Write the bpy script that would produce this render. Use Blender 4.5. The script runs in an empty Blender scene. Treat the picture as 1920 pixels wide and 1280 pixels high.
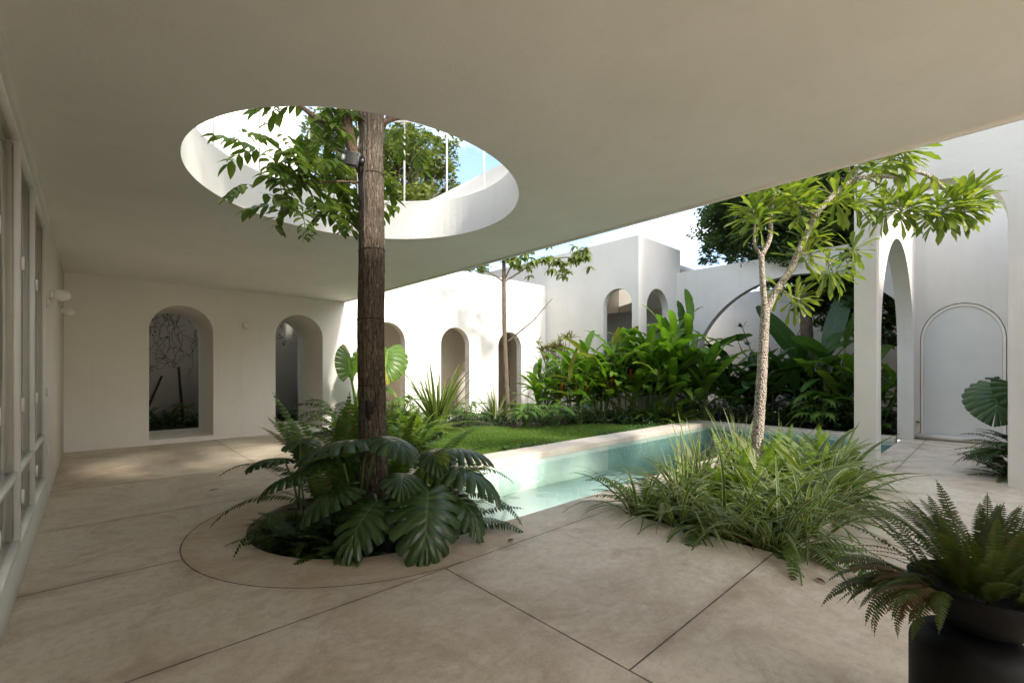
import bpy, math, random
import numpy as np
from mathutils import Vector
from mathutils.geometry import tessellate_polygon
rad = math.radians
SC = bpy.context.scene
COL = SC.collection
PI = math.pi

# ------------------------------------------------------------------ camera, world, sun, exposure
cam = bpy.data.cameras.new('camera'); cam.sensor_width = 36; cam.lens = 848/1920*36
cam.shift_y = 56/1920; cam.clip_start = .05; cam.clip_end = 600
co = bpy.data.objects.new('camera', cam); COL.objects.link(co)
co.location = (0, 0, 1.25); co.rotation_euler = (rad(90), 0, rad(-43)); SC.camera = co

SUN_TRAVEL = Vector((-.5, 4.2, -3.0)).normalized()
sd = bpy.data.lights.new('sun', 'SUN'); sd.energy = 2.0; sd.angle = rad(6); sd.color = (1, .93, .82)
so = bpy.data.objects.new('sun', sd); COL.objects.link(so)
so.rotation_euler = SUN_TRAVEL.to_track_quat('-Z', 'Y').to_euler(); so.location = (3, -20, 20)

w = bpy.data.worlds.new('World'); SC.world = w; w.use_nodes = True
wt = w.node_tree; wn = wt.nodes; wl = wt.links; wn.clear()
sky = wn.new('ShaderNodeTexSky'); sky.sky_type = 'NISHITA'; sky.sun_disc = False
sky.sun_elevation = math.asin(-SUN_TRAVEL.z); sky.sun_rotation = math.atan2(-SUN_TRAVEL.x, -SUN_TRAVEL.y)
sky.air_density = 1.0; sky.dust_density = 2.0; sky.ozone_density = 1.0
tc = wn.new('ShaderNodeTexCoord'); mp = wn.new('ShaderNodeMapping'); mp.inputs['Scale'].default_value = (1, 1, 3.2)
nz = wn.new('ShaderNodeTexNoise'); nz.inputs['Scale'].default_value = 2.3; nz.inputs['Detail'].default_value = 7
nz.inputs['Roughness'].default_value = .58; nz.inputs['Distortion'].default_value = .4
rp = wn.new('ShaderNodeValToRGB'); rp.color_ramp.elements[0].position = .44; rp.color_ramp.elements[1].position = .72
mx = wn.new('ShaderNodeMix'); mx.data_type = 'RGBA'
bg = wn.new('ShaderNodeBackground'); wo = wn.new('ShaderNodeOutputWorld')
wl.new(tc.outputs['Generated'], mp.inputs['Vector']); wl.new(mp.outputs[0], nz.inputs['Vector'])
wl.new(nz.outputs[0], rp.inputs[0]); wl.new(rp.outputs[0], mx.inputs['Factor'])
wl.new(sky.outputs[0], mx.inputs['A']); mx.inputs['B'].default_value = (5.8, 5.9, 6.0, 1)
wl.new(mx.outputs['Result'], bg.inputs['Color']); bg.inputs['Strength'].default_value = .15
wl.new(bg.outputs[0], wo.inputs[0])

SC.view_settings.view_transform = 'Standard'; SC.view_settings.look = 'None'
SC.view_settings.exposure = 1.66; SC.view_settings.gamma = 1
SC.cycles.use_denoising = True; SC.cycles.max_bounces = 12; SC.cycles.diffuse_bounces = 8
SC.cycles.transparent_max_bounces = 12; SC.cycles.caustics_reflective = False; SC.cycles.caustics_refractive = False
SC.cycles.sample_clamp_indirect = 6

# ------------------------------------------------------------------ object helpers
def tag(o, label=None, cat=None, group=None, kind=None):
    for k, v in (('label', label), ('category', cat), ('group', group), ('kind', kind)):
        if v: o[k] = v
    return o
def empty(name, loc, label, cat, group=None):
    o = bpy.data.objects.new(name, None); COL.objects.link(o); o.location = loc; o.empty_display_size = .1
    return tag(o, label, cat, group)

class MB:
    """collects quads (and n-gons) and links them as one mesh object"""
    def __init__(s): s.v = []; s.q = []; s.uv = []; s.m = []; s.n = 0; s.pg = []
    def add(s, V, Q, UV=None, mi=0):
        V = np.asarray(V, float).reshape(-1, 3); Q = np.asarray(Q, int).reshape(-1, 4)
        if UV is None: UV = np.zeros((len(V), 2))
        s.v.append(V); s.q.append(Q + s.n); s.uv.append(UV); s.m.append(np.full(len(Q), mi)); s.n += len(V)
    def poly(s, V, faces, mi=0):
        V = np.asarray(V, float).reshape(-1, 3)
        s.v.append(V); s.uv.append(np.zeros((len(V), 2)))
        for f in faces: s.pg.append(([i + s.n for i in f], mi))
        s.n += len(V)
    def box(s, a, b, mi=0):
        x0, y0, z0 = a; x1, y1, z1 = b
        V = [(x0,y0,z0),(x1,y0,z0),(x1,y1,z0),(x0,y1,z0),(x0,y0,z1),(x1,y0,z1),(x1,y1,z1),(x0,y1,z1)]
        s.add(V, [(0,3,2,1),(4,5,6,7),(0,1,5,4),(1,2,6,5),(2,3,7,6),(3,0,4,7)], mi=mi)
    def build(s, name, mats, parent=None, smooth=True, loc=None):
        V = np.concatenate(s.v); Q = np.concatenate(s.q) if s.q else np.zeros((0, 4), int)
        UV = np.concatenate(s.uv); mi = np.concatenate(s.m) if s.m else np.zeros(0, int)
        if loc is not None: V = V - np.asarray(loc)
        lv = list(Q.ravel()); tot = [4]*len(Q); mi = list(mi)
        for f, k in s.pg: lv += f; tot.append(len(f)); mi.append(k)
        lv = np.array(lv, np.int32); tot = np.array(tot, np.int32)
        me = bpy.data.meshes.new(name)
        me.vertices.add(len(V)); me.vertices.foreach_set('co', V.astype(np.float32).ravel())
        me.loops.add(len(lv)); me.loops.foreach_set('vertex_index', lv)
        me.polygons.add(len(tot)); st = np.concatenate(([0], np.cumsum(tot)[:-1])).astype(np.int32)
        me.polygons.foreach_set('loop_start', st); me.polygons.foreach_set('loop_total', tot)
        me.polygons.foreach_set('material_index', np.array(mi, np.int32))
        if smooth: me.polygons.foreach_set('use_smooth', np.ones(len(tot), bool))
        ul = me.uv_layers.new(name='UVMap'); ul.data.foreach_set('uv', UV[lv].astype(np.float32).ravel())
        for m in (mats if isinstance(mats, (list, tuple)) else [mats]): me.materials.append(m)
        me.update(calc_edges=True); me.validate()
        o = bpy.data.objects.new(name, me); COL.objects.link(o)
        if parent is not None:
            o.parent = parent
            if loc is None:
                o.location = -Vector(parent.location) if parent.parent is None else (0, 0, 0)
        elif loc is not None: o.location = loc
        return o

# ------------------------------------------------------------------ materials
class NT:
    def __init__(s, name):
        s.mat = bpy.data.materials.new(name); s.mat.use_nodes = True
        s.t = s.mat.node_tree; s.n = s.t.nodes; s.l = s.t.links
        s.b = s.n['Principled BSDF']; s.out = s.n['Material Output']
        g = s.n.new('ShaderNodeNewGeometry'); s.pos = g.outputs['Position']; s.isl = g.outputs['Random Per Island']; s.back = g.outputs['Backfacing']
    def put(s, sock, v):
        if isinstance(v, bpy.types.NodeSocket): s.l.new(v, sock)
        elif isinstance(v, (tuple, list)) and len(v) == 3 and sock.type == 'RGBA': sock.default_value = (*v, 1)
        else: sock.default_value = v
    def math(s, op, a, b=0., c=None, clamp=False):
        n = s.n.new('ShaderNodeMath'); n.operation = op; n.use_clamp = clamp
        s.put(n.inputs[0], a); s.put(n.inputs[1], b)
        if c is not None: s.put(n.inputs[2], c)
        return n.outputs[0]
    def noise(s, scale, detail=4, rough=.55, dist=0., vec=None, stretch=None):
        vec = vec or s.pos
        if stretch:
            m = s.n.new('ShaderNodeMapping'); m.inputs['Scale'].default_value = stretch; s.l.new(vec, m.inputs[0]); vec = m.outputs[0]
        n = s.n.new('ShaderNodeTexNoise'); s.l.new(vec, n.inputs['Vector'])
        n.inputs['Scale'].default_value = scale; n.inputs['Detail'].default_value = detail
        n.inputs['Roughness'].default_value = rough; n.inputs['Distortion'].default_value = dist
        return n.outputs[0]
    def ramp(s, f, stops):
        r = s.n.new('ShaderNodeValToRGB'); e = r.color_ramp.elements
        while len(e) < len(stops): e.new(.5)
        for k, (p, c) in enumerate(stops):
            e[k].position = p; e[k].color = (*c, 1) if len(c) == 3 else c
        s.l.new(f, r.inputs[0]); return r.outputs[0]
    def mr(s, f, a, b, c=0., d=1.):
        n = s.n.new('ShaderNodeMapRange'); s.put(n.inputs[0], f)
        for k, v in enumerate((a, b, c, d)): n.inputs[k+1].default_value = v
        return n.outputs[0]
    def mix(s, f, a, b, mode='MIX'):
        n = s.n.new('ShaderNodeMix'); n.data_type = 'RGBA'; n.blend_type = mode
        s.put(n.inputs['Factor'], f); s.put(n.inputs['A'], a); s.put(n.inputs['B'], b); return n.outputs['Result']
    def bump(s, h, strength=.3, dist=.01):
        n = s.n.new('ShaderNodeBump'); n.inputs['Strength'].default_value = strength; n.inputs['Distance'].default_value = dist
        s.l.new(h, n.inputs['Height']); s.l.new(n.outputs[0], s.b.inputs['Normal']); return n.outputs[0]
    def set(s, **k):
        for a, v in k.items(): s.put(s.b.inputs[a.replace('_', ' ')], v)
        return s

def plaster(name, c1, c2, stain=.5, rough=.85):
    t = NT(name)
    a = t.noise(.9, 5, .6); c = t.mix(t.mr(a, .35, .7), c1, c2)
    s = t.noise(1.0, 5, .65, stretch=(5, 5, .35)); f = t.mr(s, .55, .8, 0, stain)
    c = t.mix(f, c, tuple(v*k for v, k in zip(c1, (.80, .77, .72))))
    b = t.noise(7, 3, .6); c = t.mix(t.mr(b, .5, .75, 0, .12), c, tuple(v*.85 for v in c1))
    t.set(Base_Color=c, Roughness=rough)
    t.b.inputs['Specular IOR Level'].default_value = .25
    h = t.math('ADD', t.noise(3.5, 5, .6), t.math('MULTIPLY', t.noise(45, 3, .6), .25))
    t.bump(h, .4, .02)
    return t.mat
M = {}
M['plaster'] = plaster('lime_plaster', (.80, .77, .71), (.765, .73, .665), .22)
M['plaster_white'] = plaster('white_lime_plaster', (.85, .82, .765), (.815, .785, .73), .4)
M['plaster_shade'] = plaster('shade_toned_plaster', (.70, .675, .625), (.64, .615, .565), .35)  # white plaster with shade put into its colour, for walls out of the sun
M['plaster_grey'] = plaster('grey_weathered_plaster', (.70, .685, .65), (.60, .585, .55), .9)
M['ceiling'] = plaster('ceiling_plaster', (.83, .815, .78), (.765, .75, .71), .3)

def floor_mat():
    t = NT('polished_cement')
    n1 = t.noise(.75, 7, .62, .8); n2 = t.noise(3.2, 6, .65, .6, stretch=(1, 2.2, 1)); n3 = t.noise(22, 4, .6)
    c = t.ramp(n1, [(.32, (.40, .31, .21)), (.44, (.55, .465, .355)), (.54, (.66, .58, .465)), (.66, (.50, .415, .31))])
    c = t.mix(t.mr(n2, .45, .62, 0, .6), c, (.68, .62, .53))
    c = t.mix(t.mr(t.noise(1.7, 7, .7, 1.2), .52, .66, 0, .6), c, (.36, .27, .175))
    c = t.mix(t.mr(n3, .45, .75, 0, .45), c, (.36, .29, .22)); fg = t.noise(90, 3, .7); c = t.mix(t.mr(fg, .52, .75, 0, .35), c, (.76, .69, .575)); c = t.mix(t.mr(fg, .44, .28, 0, .35), c, (.30, .235, .17))
    c = t.mix(t.mr(t.noise(.55, 6, .68, 1.6), .56, .68, 0, .55), c, (.43, .315, .205)); c = t.mix(t.mr(t.noise(2.4, 7, .72, 2.0), .60, .70, 0, .5), c, (.76, .70, .60))
    sep = t.n.new('ShaderNodeSeparateXYZ'); t.l.new(t.pos, sep.inputs[0]); X, Y = sep.outputs[0], sep.outputs[1]
    def line(v, c0, u, a, b):
        d = t.math('ABSOLUTE', t.math('SUBTRACT', v, c0))
        far = t.math('ADD', t.math('LESS_THAN', u, a), t.math('GREATER_THAN', u, b))
        return t.math('ADD', d, far)
    ds = [line(X, 1.65, Y, -6, 2.39), line(Y, 1.05, X, 1.65, 3.5), line(Y, 2.39, X, -.3, 3.5), line(Y, 3.70, X, -.3, .45),
          line(Y, 5.06, X, -.3, 3.1), line(Y, 6.66, X, -.3, 3.1), line(X, 1.65, Y, 5.06, 9.8), line(Y, .88, X, 7.3, 11.2), line(X, 5.6, Y, -3.5, .9)]
    dx = t.math('SUBTRACT', X, 1.78); dy = t.math('SUBTRACT', Y, 3.73)
    r = t.math('SQRT', t.math('ADD', t.math('MULTIPLY', dx, dx), t.math('MULTIPLY', dy, dy)))
    rd = t.math('ABSOLUTE', t.math('SUBTRACT', r, 1.33))
    ds.append(t.math('ADD', rd, t.math('GREATER_THAN', X, 1.80)))
    d = ds[0]
    for k in ds[1:]: d = t.math('MINIMUM', d, k)
    edge = t.math('ADD', d, t.math('MULTIPLY', t.math('SUBTRACT', t.noise(9, 4), .5), .006))
    halo = t.math('MULTIPLY', t.mr(d, .0, .10, 1, 0), t.mr(t.noise(2.5, 5, .6), .42, .7, 0, .75))
    c = t.mix(halo, c, (.27, .19, .115))
    ring = t.math('MULTIPLY', t.math('LESS_THAN', r, 1.33), t.mr(t.noise(2.0, 6, .7, 1), .36, .62, .12, .75))
    c = t.mix(ring, c, (.43, .32, .215))
    j = t.mr(edge, .0025, .006, 1, 0)
    c = t.mix(j, c, (.075, .05, .032))
    t.set(Base_Color=c, Roughness=t.mr(n2, .3, .7, .42, .62))
    t.b.inputs['Specular IOR Level'].default_value = .35
    h = t.math('SUBTRACT', t.math('ADD', n2, t.math('MULTIPLY', n3, .2)), t.math('MULTIPLY', j, 2.))
    t.bump(h, .14, .008)
    return t.mat
M['floor'] = floor_mat()

def stone_mat():
    t = NT('coping_stone')
    c = t.ramp(t.noise(1.6, 6, .65, .5), [(.3, (.50, .42, .33)), (.5, (.64, .57, .48)), (.7, (.56, .48, .38))])
    c = t.mix(t.mr(t.noise(6, 5, .7), .55, .75, 0, .5), c, (.40, .31, .22))
    t.set(Base_Color=c, Roughness=.7); t.bump(t.noise(14, 5), .25, .01); return t.mat
M['stone'] = stone_mat()

def simple(name, c, rough=.5, metal=0., var=.15, scale=8, bump=0., stretch=None):
    t = NT(name)
    cc = t.mix(t.mr(t.noise(scale, 5, .6, stretch=stretch), .3, .7), tuple(v*(1-var) for v in c), tuple(min(1, v*(1+var)) for v in c))
    t.set(Base_Color=cc, Roughness=rough, Metallic=metal)
    if bump: t.bump(t.noise(scale*3, 5, .6, stretch=stretch), bump, .01)
    return t.mat
M['soil'] = simple('dark_soil', (.035, .025, .016), .95, var=.6, scale=14, bump=.8)
M['white_metal'] = simple('white_painted_metal', (.82, .80, .76), .4, var=.05)
M['black'] = simple('matte_black_ceramic', (.006, .006, .0065), .62, var=.3, scale=6, bump=.05)
M['black'].node_tree.nodes['Principled BSDF'].inputs['Specular IOR Level'].default_value = .18
M['black_metal'] = simple('black_metal', (.02, .02, .022), .35, .6)
M['grey_metal'] = simple('grey_cast_metal', (.085, .083, .08), .6, .1, var=.2, scale=20)
M['cable'] = simple('black_cable', (.012, .012, .012), .6)
M['door'] = simple('white_lacquered_door', (.66, .67, .645), .5, var=.04, scale=2)
M['globe'] = simple('opal_glass', (.82, .79, .73), .25, var=.02)
M['pool'] = simple('pale_pool_plaster', (.63, .70, .65), .7, var=.08, scale=2.5)
M['pool_deep'] = simple('teal_pool_plaster', (.30, .44, .395), .7, var=.12, scale=2.5)
M['ground'] = simple('dry_ground', (.14, .12, .075), .95, var=.4, scale=1.5, bump=.5)
M['stem'] = simple('green_stem', (.11, .17, .045), .55, var=.3, scale=12)
M['brownstem'] = simple('brown_twig', (.10, .075, .05), .8, var=.4, scale=25, bump=.4)
M['paletwig'] = simple('pale_twig', (.23, .19, .15), .8, var=.35, scale=18, bump=.4)
M['redflower'] = simple('red_bract', (.55, .045, .02), .4, var=.25, scale=20)
M['drybrown'] = simple('dry_frond', (.105, .068, .03), .85, var=.4, scale=30)

def bark(name, dark, mid, light, zs=1.0, sc=1.0):
    t = NT(name)
    st = t.noise(75*sc, 4, .6, .25, stretch=(1, 1, .13*zs)); f2 = t.noise(150*sc, 3, .6, .4, stretch=(1, 1, .22*zs)); sp = t.noise(95*sc, 3, .6, .3, stretch=(1, 1, .16)); big = t.noise(3.2, 5, .65)
    c = t.ramp(st, [(.36, dark), (.47, mid), (.6, tuple(v*1.3 for v in mid))])
    c = t.mix(t.mr(f2, .5, .38, 0, .7), c, dark)
    c = t.mix(t.mr(big, .42, .62, 0, .45), c, tuple(v*.6 for v in mid))
    c = t.mix(t.mr(sp, .59, .66, 0, .75), c, light)
    t.set(Base_Color=c, Roughness=.9); t.b.inputs['Specular IOR Level'].default_value = .2
    t.bump(t.math('ADD', st, t.math('MULTIPLY', f2, .6)), 1., .03); return t.mat
M['bark'] = bark('ridged_brown_bark', (.05, .037, .027), (.16, .125, .092), (.40, .36, .30))
M['limb'] = bark('brown_limb_bark', (.08, .05, .033), (.20, .135, .09), (.27, .20, .15), 2)
def palebark():
    t = NT('pale_knobbly_bark')
    v = t.n.new('ShaderNodeTexVoronoi'); v.inputs['Scale'].default_value = 62; t.l.new(t.pos, v.inputs['Vector'])
    c = t.ramp(v.outputs['Distance'], [(.15, (.56, .51, .44)), (.45, (.43, .375, .31)), (.75, (.19, .15, .115))])
    c = t.mix(t.mr(t.noise(7, 5, .6), .45, .7, 0, .6), c, (.50, .45, .38))
    t.set(Base_Color=c, Roughness=.9)
    t.bump(t.math('SUBTRACT', 1., v.outputs['Distance']), .9, .02); return t.mat
M['palebark'] = palebark()
M['greybark'] = bark('grey_brown_bark', (.06, .045, .03), (.20, .155, .11), (.32, .27, .21), .8)

def leaf(name, c1, c2, c3=None, rough=.42, tr=.32, veins=0, vcol=None, vstr=.5, edge=None, ew=.3, tip=None, spec=.5, var=1., dead=None):
    """foliage: colour varies from leaf to leaf, light partly shines through"""
    t = NT(name)
    c = t.ramp(t.isl, [(0, c1), (.55, c2), (.96 if dead else 1, c3 or c2)] + ([(.985, dead)] if dead else []))
    c = t.mix(t.mr(t.noise(5, 3, .6), .35, .7, 0, .35*var), c, tuple(v*.6 for v in c1))
    uvn = t.n.new('ShaderNodeUVMap'); s = t.n.new('ShaderNodeSeparateXYZ'); t.l.new(uvn.outputs[0], s.inputs[0]); U, V = s.outputs[0], s.outputs[1]
    du = t.math('ABSOLUTE', t.math('SUBTRACT', U, .5))
    if edge:
        c = t.mix(t.mr(du, .5-ew-.03, .5-ew+.03), c, edge)
        c = t.mix(t.mr(du, .03, .05, .35, 0), c, edge)
    if veins:
        vc = vcol or tuple(min(1, v*2.2) for v in c2)
        c = t.mix(t.mr(du, .012, .032, vstr, 0), c, vc)
        fr = t.math('PINGPONG', t.math('ADD', t.math('MULTIPLY', V, veins), t.math('MULTIPLY', du, -veins*.25)), .5)
        c = t.mix(t.mr(fr, .03, .09, vstr*.6, 0), c, vc)
        t.bump(t.mr(fr, 0, .3), .35, .01)
    if tip: c = t.mix(t.mr(t.math('ADD', V, t.math('MULTIPLY', t.noise(30, 2), .25)), .98, 1.12), c, tip)
    t.set(Base_Color=c, Roughness=rough); t.b.inputs['Specular IOR Level'].default_value = spec
    tl = t.n.new('ShaderNodeBsdfTranslucent'); t.l.new(t.mix(1., c, (1.7, 1.75, .75), 'MULTIPLY'), tl.inputs[0])
    ms = t.n.new('ShaderNodeMixShader'); ms.inputs[0].default_value = tr
    t.l.new(t.b.outputs[0], ms.inputs[1]); t.l.new(tl.outputs[0], ms.inputs[2]); t.l.new(ms.outputs[0], t.out.inputs[0])
    return t.mat
M['fern'] = leaf('fern_green', (.065, .125, .014), (.10, .175, .02), (.13, .205, .03), .5, dead=(.2, .12, .04), spec=.3)
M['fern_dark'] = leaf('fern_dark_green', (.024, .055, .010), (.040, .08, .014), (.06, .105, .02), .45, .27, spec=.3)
M['fern_lime'] = leaf('fern_lime', (.13, .22, .025), (.19, .28, .035), (.16, .25, .035), .5, .42, spec=.3)
M['fern_brown'] = leaf('fern_half_dry', (.045, .08, .014), (.06, .10, .018), (.085, .075, .022), .55, .25)
M['monstera'] = leaf('monstera_green', (.020, .052, .014), (.036, .082, .018), (.048, .10, .024), .34, .18, veins=8, vcol=(.09, .17, .06), vstr=.75, spec=.6)
M['young'] = leaf('young_leaf', (.14, .20, .04), (.17, .23, .05), None, .35, .35, veins=9, vstr=.5)
M['ear'] = leaf('elephant_ear_green', (.075, .16, .02), (.10, .20, .03), (.12, .22, .035), .35, .42, veins=9, vcol=(.28, .36, .09), vstr=.7, tip=(.45, .38, .08))
M['ear_dark'] = leaf('elephant_ear_dark', (.035, .085, .022), (.045, .105, .025), None, .4, .25, veins=9, vcol=(.12, .2, .06), vstr=.6)
M['spider'] = leaf('striped_blade', (.045, .095, .014), (.07, .13, .018), (.065, .115, .018), .45, .3, dead=(.25, .17, .08), edge=(.50, .52, .31), ew=.085, spec=.22)
M['stripe_up'] = leaf('pale_striped_blade', (.06, .11, .03), (.08, .13, .04), (.12, .16, .05), .45, .3, edge=(.55, .56, .27), ew=.13, spec=.22)
M['broad'] = leaf('broad_striped_leaf', (.075, .12, .035), (.10, .15, .045), (.16, .18, .06), .4, .28, edge=(.40, .43, .18), ew=.05, veins=12, vstr=.25, spec=.25)
M['furcraea'] = leaf('sword_leaf', (.07, .12, .025), (.10, .155, .035), (.14, .18, .05), .4, .28, edge=(.22, .25, .07), ew=.10, tip=(.3, .16, .08))
M['helic'] = leaf('heliconia_green', (.07, .165, .016), (.105, .215, .022), (.18, .27, .04), .33, .42, dead=(.17, .15, .05), veins=16, vcol=(.20, .30, .06), vstr=.45)
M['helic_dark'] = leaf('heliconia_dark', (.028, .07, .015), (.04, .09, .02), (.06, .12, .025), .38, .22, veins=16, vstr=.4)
M['banana'] = leaf('banana_leaf', (.03, .08, .016), (.045, .105, .02), (.07, .14, .028), .35, .33, veins=22, vcol=(.15, .23, .06), vstr=.5)
M['plumeria'] = leaf('spoon_leaf', (.12, .19, .026), (.17, .235, .035), (.27, .29, .06), .36, .36, veins=12, vstr=.35)
M['pinnate'] = leaf('pinnate_leaflet', (.045, .085, .012), (.075, .125, .018), (.12, .165, .03), .36, .38, veins=7, vstr=.35)
M['umbrella'] = leaf('umbrella_leaf', (.10, .145, .035), (.145, .19, .05), (.20, .23, .08), .45, .38, veins=7, vstr=.3)
M['crown_light'] = leaf('tree_leaf_light', (.085, .125, .025), (.13, .165, .04), (.20, .215, .065), .5, .35)
M['crown_dark'] = leaf('tree_leaf_dark', (.035, .07, .016), (.055, .10, .024), (.085, .135, .035), .5, .36)
M['grass'] = leaf('lawn_blade', (.095, .185, .022), (.13, .225, .03), (.17, .25, .045), .55, .4)
M['cover'] = leaf('ground_cover_leaf', (.045, .115, .02), (.07, .155, .03), (.10, .19, .04), .45, .32)
M['cover_dark'] = leaf('undergrowth_leaf', (.02, .055, .014), (.033, .078, .02), (.05, .10, .026), .45, .26)
M['phil'] = leaf('philodendron_leaf', (.085, .175, .03), (.12, .215, .04), (.16, .25, .05), .38, .36, veins=8, vstr=.4)
M['croton'] = leaf('croton_leaf', (.14, .15, .05), (.20, .19, .07), (.25, .17, .08), .45, .3)

def water_mat():
    t = NT('pool_water'); t.n.remove(t.b)
    tr = t.n.new('ShaderNodeBsdfTransparent'); tr.inputs[0].default_value = (.855, .972, .945, 1)
    gl = t.n.new('ShaderNodeBsdfGlossy'); gl.inputs['Roughness'].default_value = .015
    bp = t.n.new('ShaderNodeBump'); bp.inputs['Strength'].default_value = .10; bp.inputs['Distance'].default_value = .05
    t.l.new(t.noise(2.6, 3, .5, .5), bp.inputs['Height']); t.l.new(bp.outputs[0], gl.inputs['Normal'])
    fr = t.n.new('ShaderNodeFresnel'); fr.inputs[0].default_value = 1.33; t.l.new(bp.outputs[0], fr.inputs['Normal'])
    ms = t.n.new('ShaderNodeMixShader'); t.l.new(t.math('MULTIPLY', fr.outputs[0], t.math('SUBTRACT', 1., t.back)), ms.inputs[0]); t.l.new(tr.outputs[0], ms.inputs[1]); t.l.new(gl.outputs[0], ms.inputs[2])
    t.l.new(ms.outputs[0], t.out.inputs[0]); return t.mat
M['water'] = water_mat()
def glass_mat(name, tint, ior=1.5):
    t = NT(name); t.n.remove(t.b)
    tr = t.n.new('ShaderNodeBsdfTransparent'); tr.inputs[0].default_value = (*tint, 1)
    gl = t.n.new('ShaderNodeBsdfGlossy'); gl.inputs['Roughness'].default_value = .02
    fr = t.n.new('ShaderNodeFresnel'); fr.inputs[0].default_value = ior
    ms = t.n.new('ShaderNodeMixShader'); t.l.new(t.math('MULTIPLY', fr.outputs[0], t.math('SUBTRACT', 1., t.back)), ms.inputs[0]); t.l.new(tr.outputs[0], ms.inputs[1]); t.l.new(gl.outputs[0], ms.inputs[2])
    t.l.new(ms.outputs[0], t.out.inputs[0]); return t.mat
M['glass'] = glass_mat('window_glass', (.95, .95, .93), 1.45)

# ------------------------------------------------------------------ shape helpers
def tube(mb, P, R, k=8, mi=0, cap=True, wob=0., rng=None):
    P = np.asarray(P, float); n = len(P); R = np.broadcast_to(np.asarray(R, float), (n,))
    T = np.gradient(P, axis=0); T /= np.linalg.norm(T, axis=1)[:, None] + 1e-9
    a = np.array((0, 0, 1.)) if abs(T[0][2]) < .9 else np.array((1., 0, 0))
    U = []
    for i in range(n):
        a = a - T[i]*a.dot(T[i]); a /= np.linalg.norm(a) + 1e-9; U.append(a)
    U = np.array(U); W = np.cross(T, U); an = np.arange(k)/k*2*PI
    rr = R[:, None]*np.ones((n, k))
    if wob and rng is not None: rr = rr*(1 + wob*rng.uniform(-1, 1, (n, k)))
    V = P[:, None, :] + rr[..., None]*(np.cos(an)[None, :, None]*U[:, None, :] + np.sin(an)[None, :, None]*W[:, None, :])
    i, j = np.meshgrid(np.arange(n-1), np.arange(k), indexing='ij'); j2 = (j+1) % k
    Q = np.stack((i*k+j, i*k+j2, (i+1)*k+j2, (i+1)*k+j), -1).reshape(-1, 4)
    base = mb.n
    mb.add(V.reshape(-1, 3), Q, mi=mi)
    if cap: mb.pg.append(([base+(n-1)*k+x for x in range(k)], mi)); mb.pg.append(([base+x for x in range(k)][::-1], mi))
def smooth_path(pts, n):
    pts = np.asarray(pts, float); m = len(pts)
    if m < 3:
        t = np.linspace(0, 1, n)[:, None]; return pts[0]*(1-t) + pts[-1]*t
    q = np.vstack((2*pts[0]-pts[1], pts, 2*pts[-1]-pts[-2])); out = []
    for u in np.linspace(0, m-1-1e-6, n):
        i = int(u); f = u-i; p0, p1, p2, p3 = q[i:i+4]
        out.append(.5*(2*p1 + (p2-p0)*f + (2*p0-5*p1+4*p2-p3)*f*f + (3*p1-p0-3*p2+p3)*f**3))
    return np.array(out)
def lathe(mb, prof, k=40, c=(0, 0, 0), mi=0):
    n = len(prof); an = np.arange(k)/k*2*PI; pr = np.array(prof, float)
    V = np.stack((c[0]+pr[:, None, 0]*np.cos(an), c[1]+pr[:, None, 0]*np.sin(an), c[2]+pr[:, None, 1]+0*an), -1)
    i, j = np.meshgrid(np.arange(n-1), np.arange(k), indexing='ij'); j2 = (j+1) % k
    mb.add(V.reshape(-1, 3), np.stack((i*k+j, i*k+j2, (i+1)*k+j2, (i+1)*k+j), -1).reshape(-1, 4), mi=mi)

def spine(p0, az, el, L, n, droop, pw=1.3, roll=0., bend=0.):
    t = np.linspace(0, 1, n); e = el - droop*t**pw; a = az + bend*t
    d = np.stack((np.cos(e)*np.cos(a), np.cos(e)*np.sin(a), np.sin(e)), -1)
    P = np.asarray(p0, float) + np.concatenate((np.zeros((1, 3)), np.cumsum(d[:-1]*L/(n-1), 0)))
    S = np.stack((-np.sin(a), np.cos(a), 0*a), -1); N = np.cross(d, S)
    if roll: S, N = S*math.cos(roll)+N*math.sin(roll), N*math.cos(roll)-S*math.sin(roll)
    return t, P, d, S, N
PROF = {
 'grass': lambda t: np.clip(1-t, 0, 1)**.55*np.clip(.45+t*3, 0, 1),
 'sword': lambda t: np.clip(1-t, 0, 1)**.7*np.clip(.55+t*1.4, 0, 1),
 'ovate': lambda t: np.sin(PI*np.clip(t, 0, 1)**.75)**.85,
 'lance': lambda t: np.sin(PI*np.clip(t*.97+.02, 0, 1)**.85)**.75,
 'banana': lambda t: np.sin(PI*np.clip(t*.96+.03, 0, 1)**.9)**.5,
 'spat': lambda t: np.clip(.09+1.1*t**1.7, 0, 1)*np.clip((1-t)*7, 0, 1)**.5,
}
def blade(mb, p0, az, el, L, W, prof='grass', droop=.6, fold=.25, n=7, roll=0., pw=1.3, wave=0., mi=0, bend=0., rng=None, vt=1.):
    t, P, d, S, N = spine(p0, az, el, L, n, droop, pw, roll, bend)
    wd = PROF[prof](t)*W*.5; wd[-1] = max(wd[-1], W*.015); wd = wd[:, None]
    wv = 0 if not wave else wave*W*np.sin(t*23+L*50)[:, None]*N
    wv2 = 0 if not wave else wave*W*np.sin(t*27+L*80)[:, None]*N
    V = np.stack((P-S*wd+N*fold*wd+wv, P, P+S*wd+N*fold*wd+wv2), 1).reshape(-1, 3)
    UV = np.stack((np.tile((0, .5, 1.), n), np.repeat(t*vt, 3)), -1)
    i = np.arange(n-1)*3
    mb.add(V, np.concatenate((np.stack((i, i+1, i+4, i+3), -1), np.stack((i+1, i+2, i+5, i+4), -1))), UV, mi)
    return P, d
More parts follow.
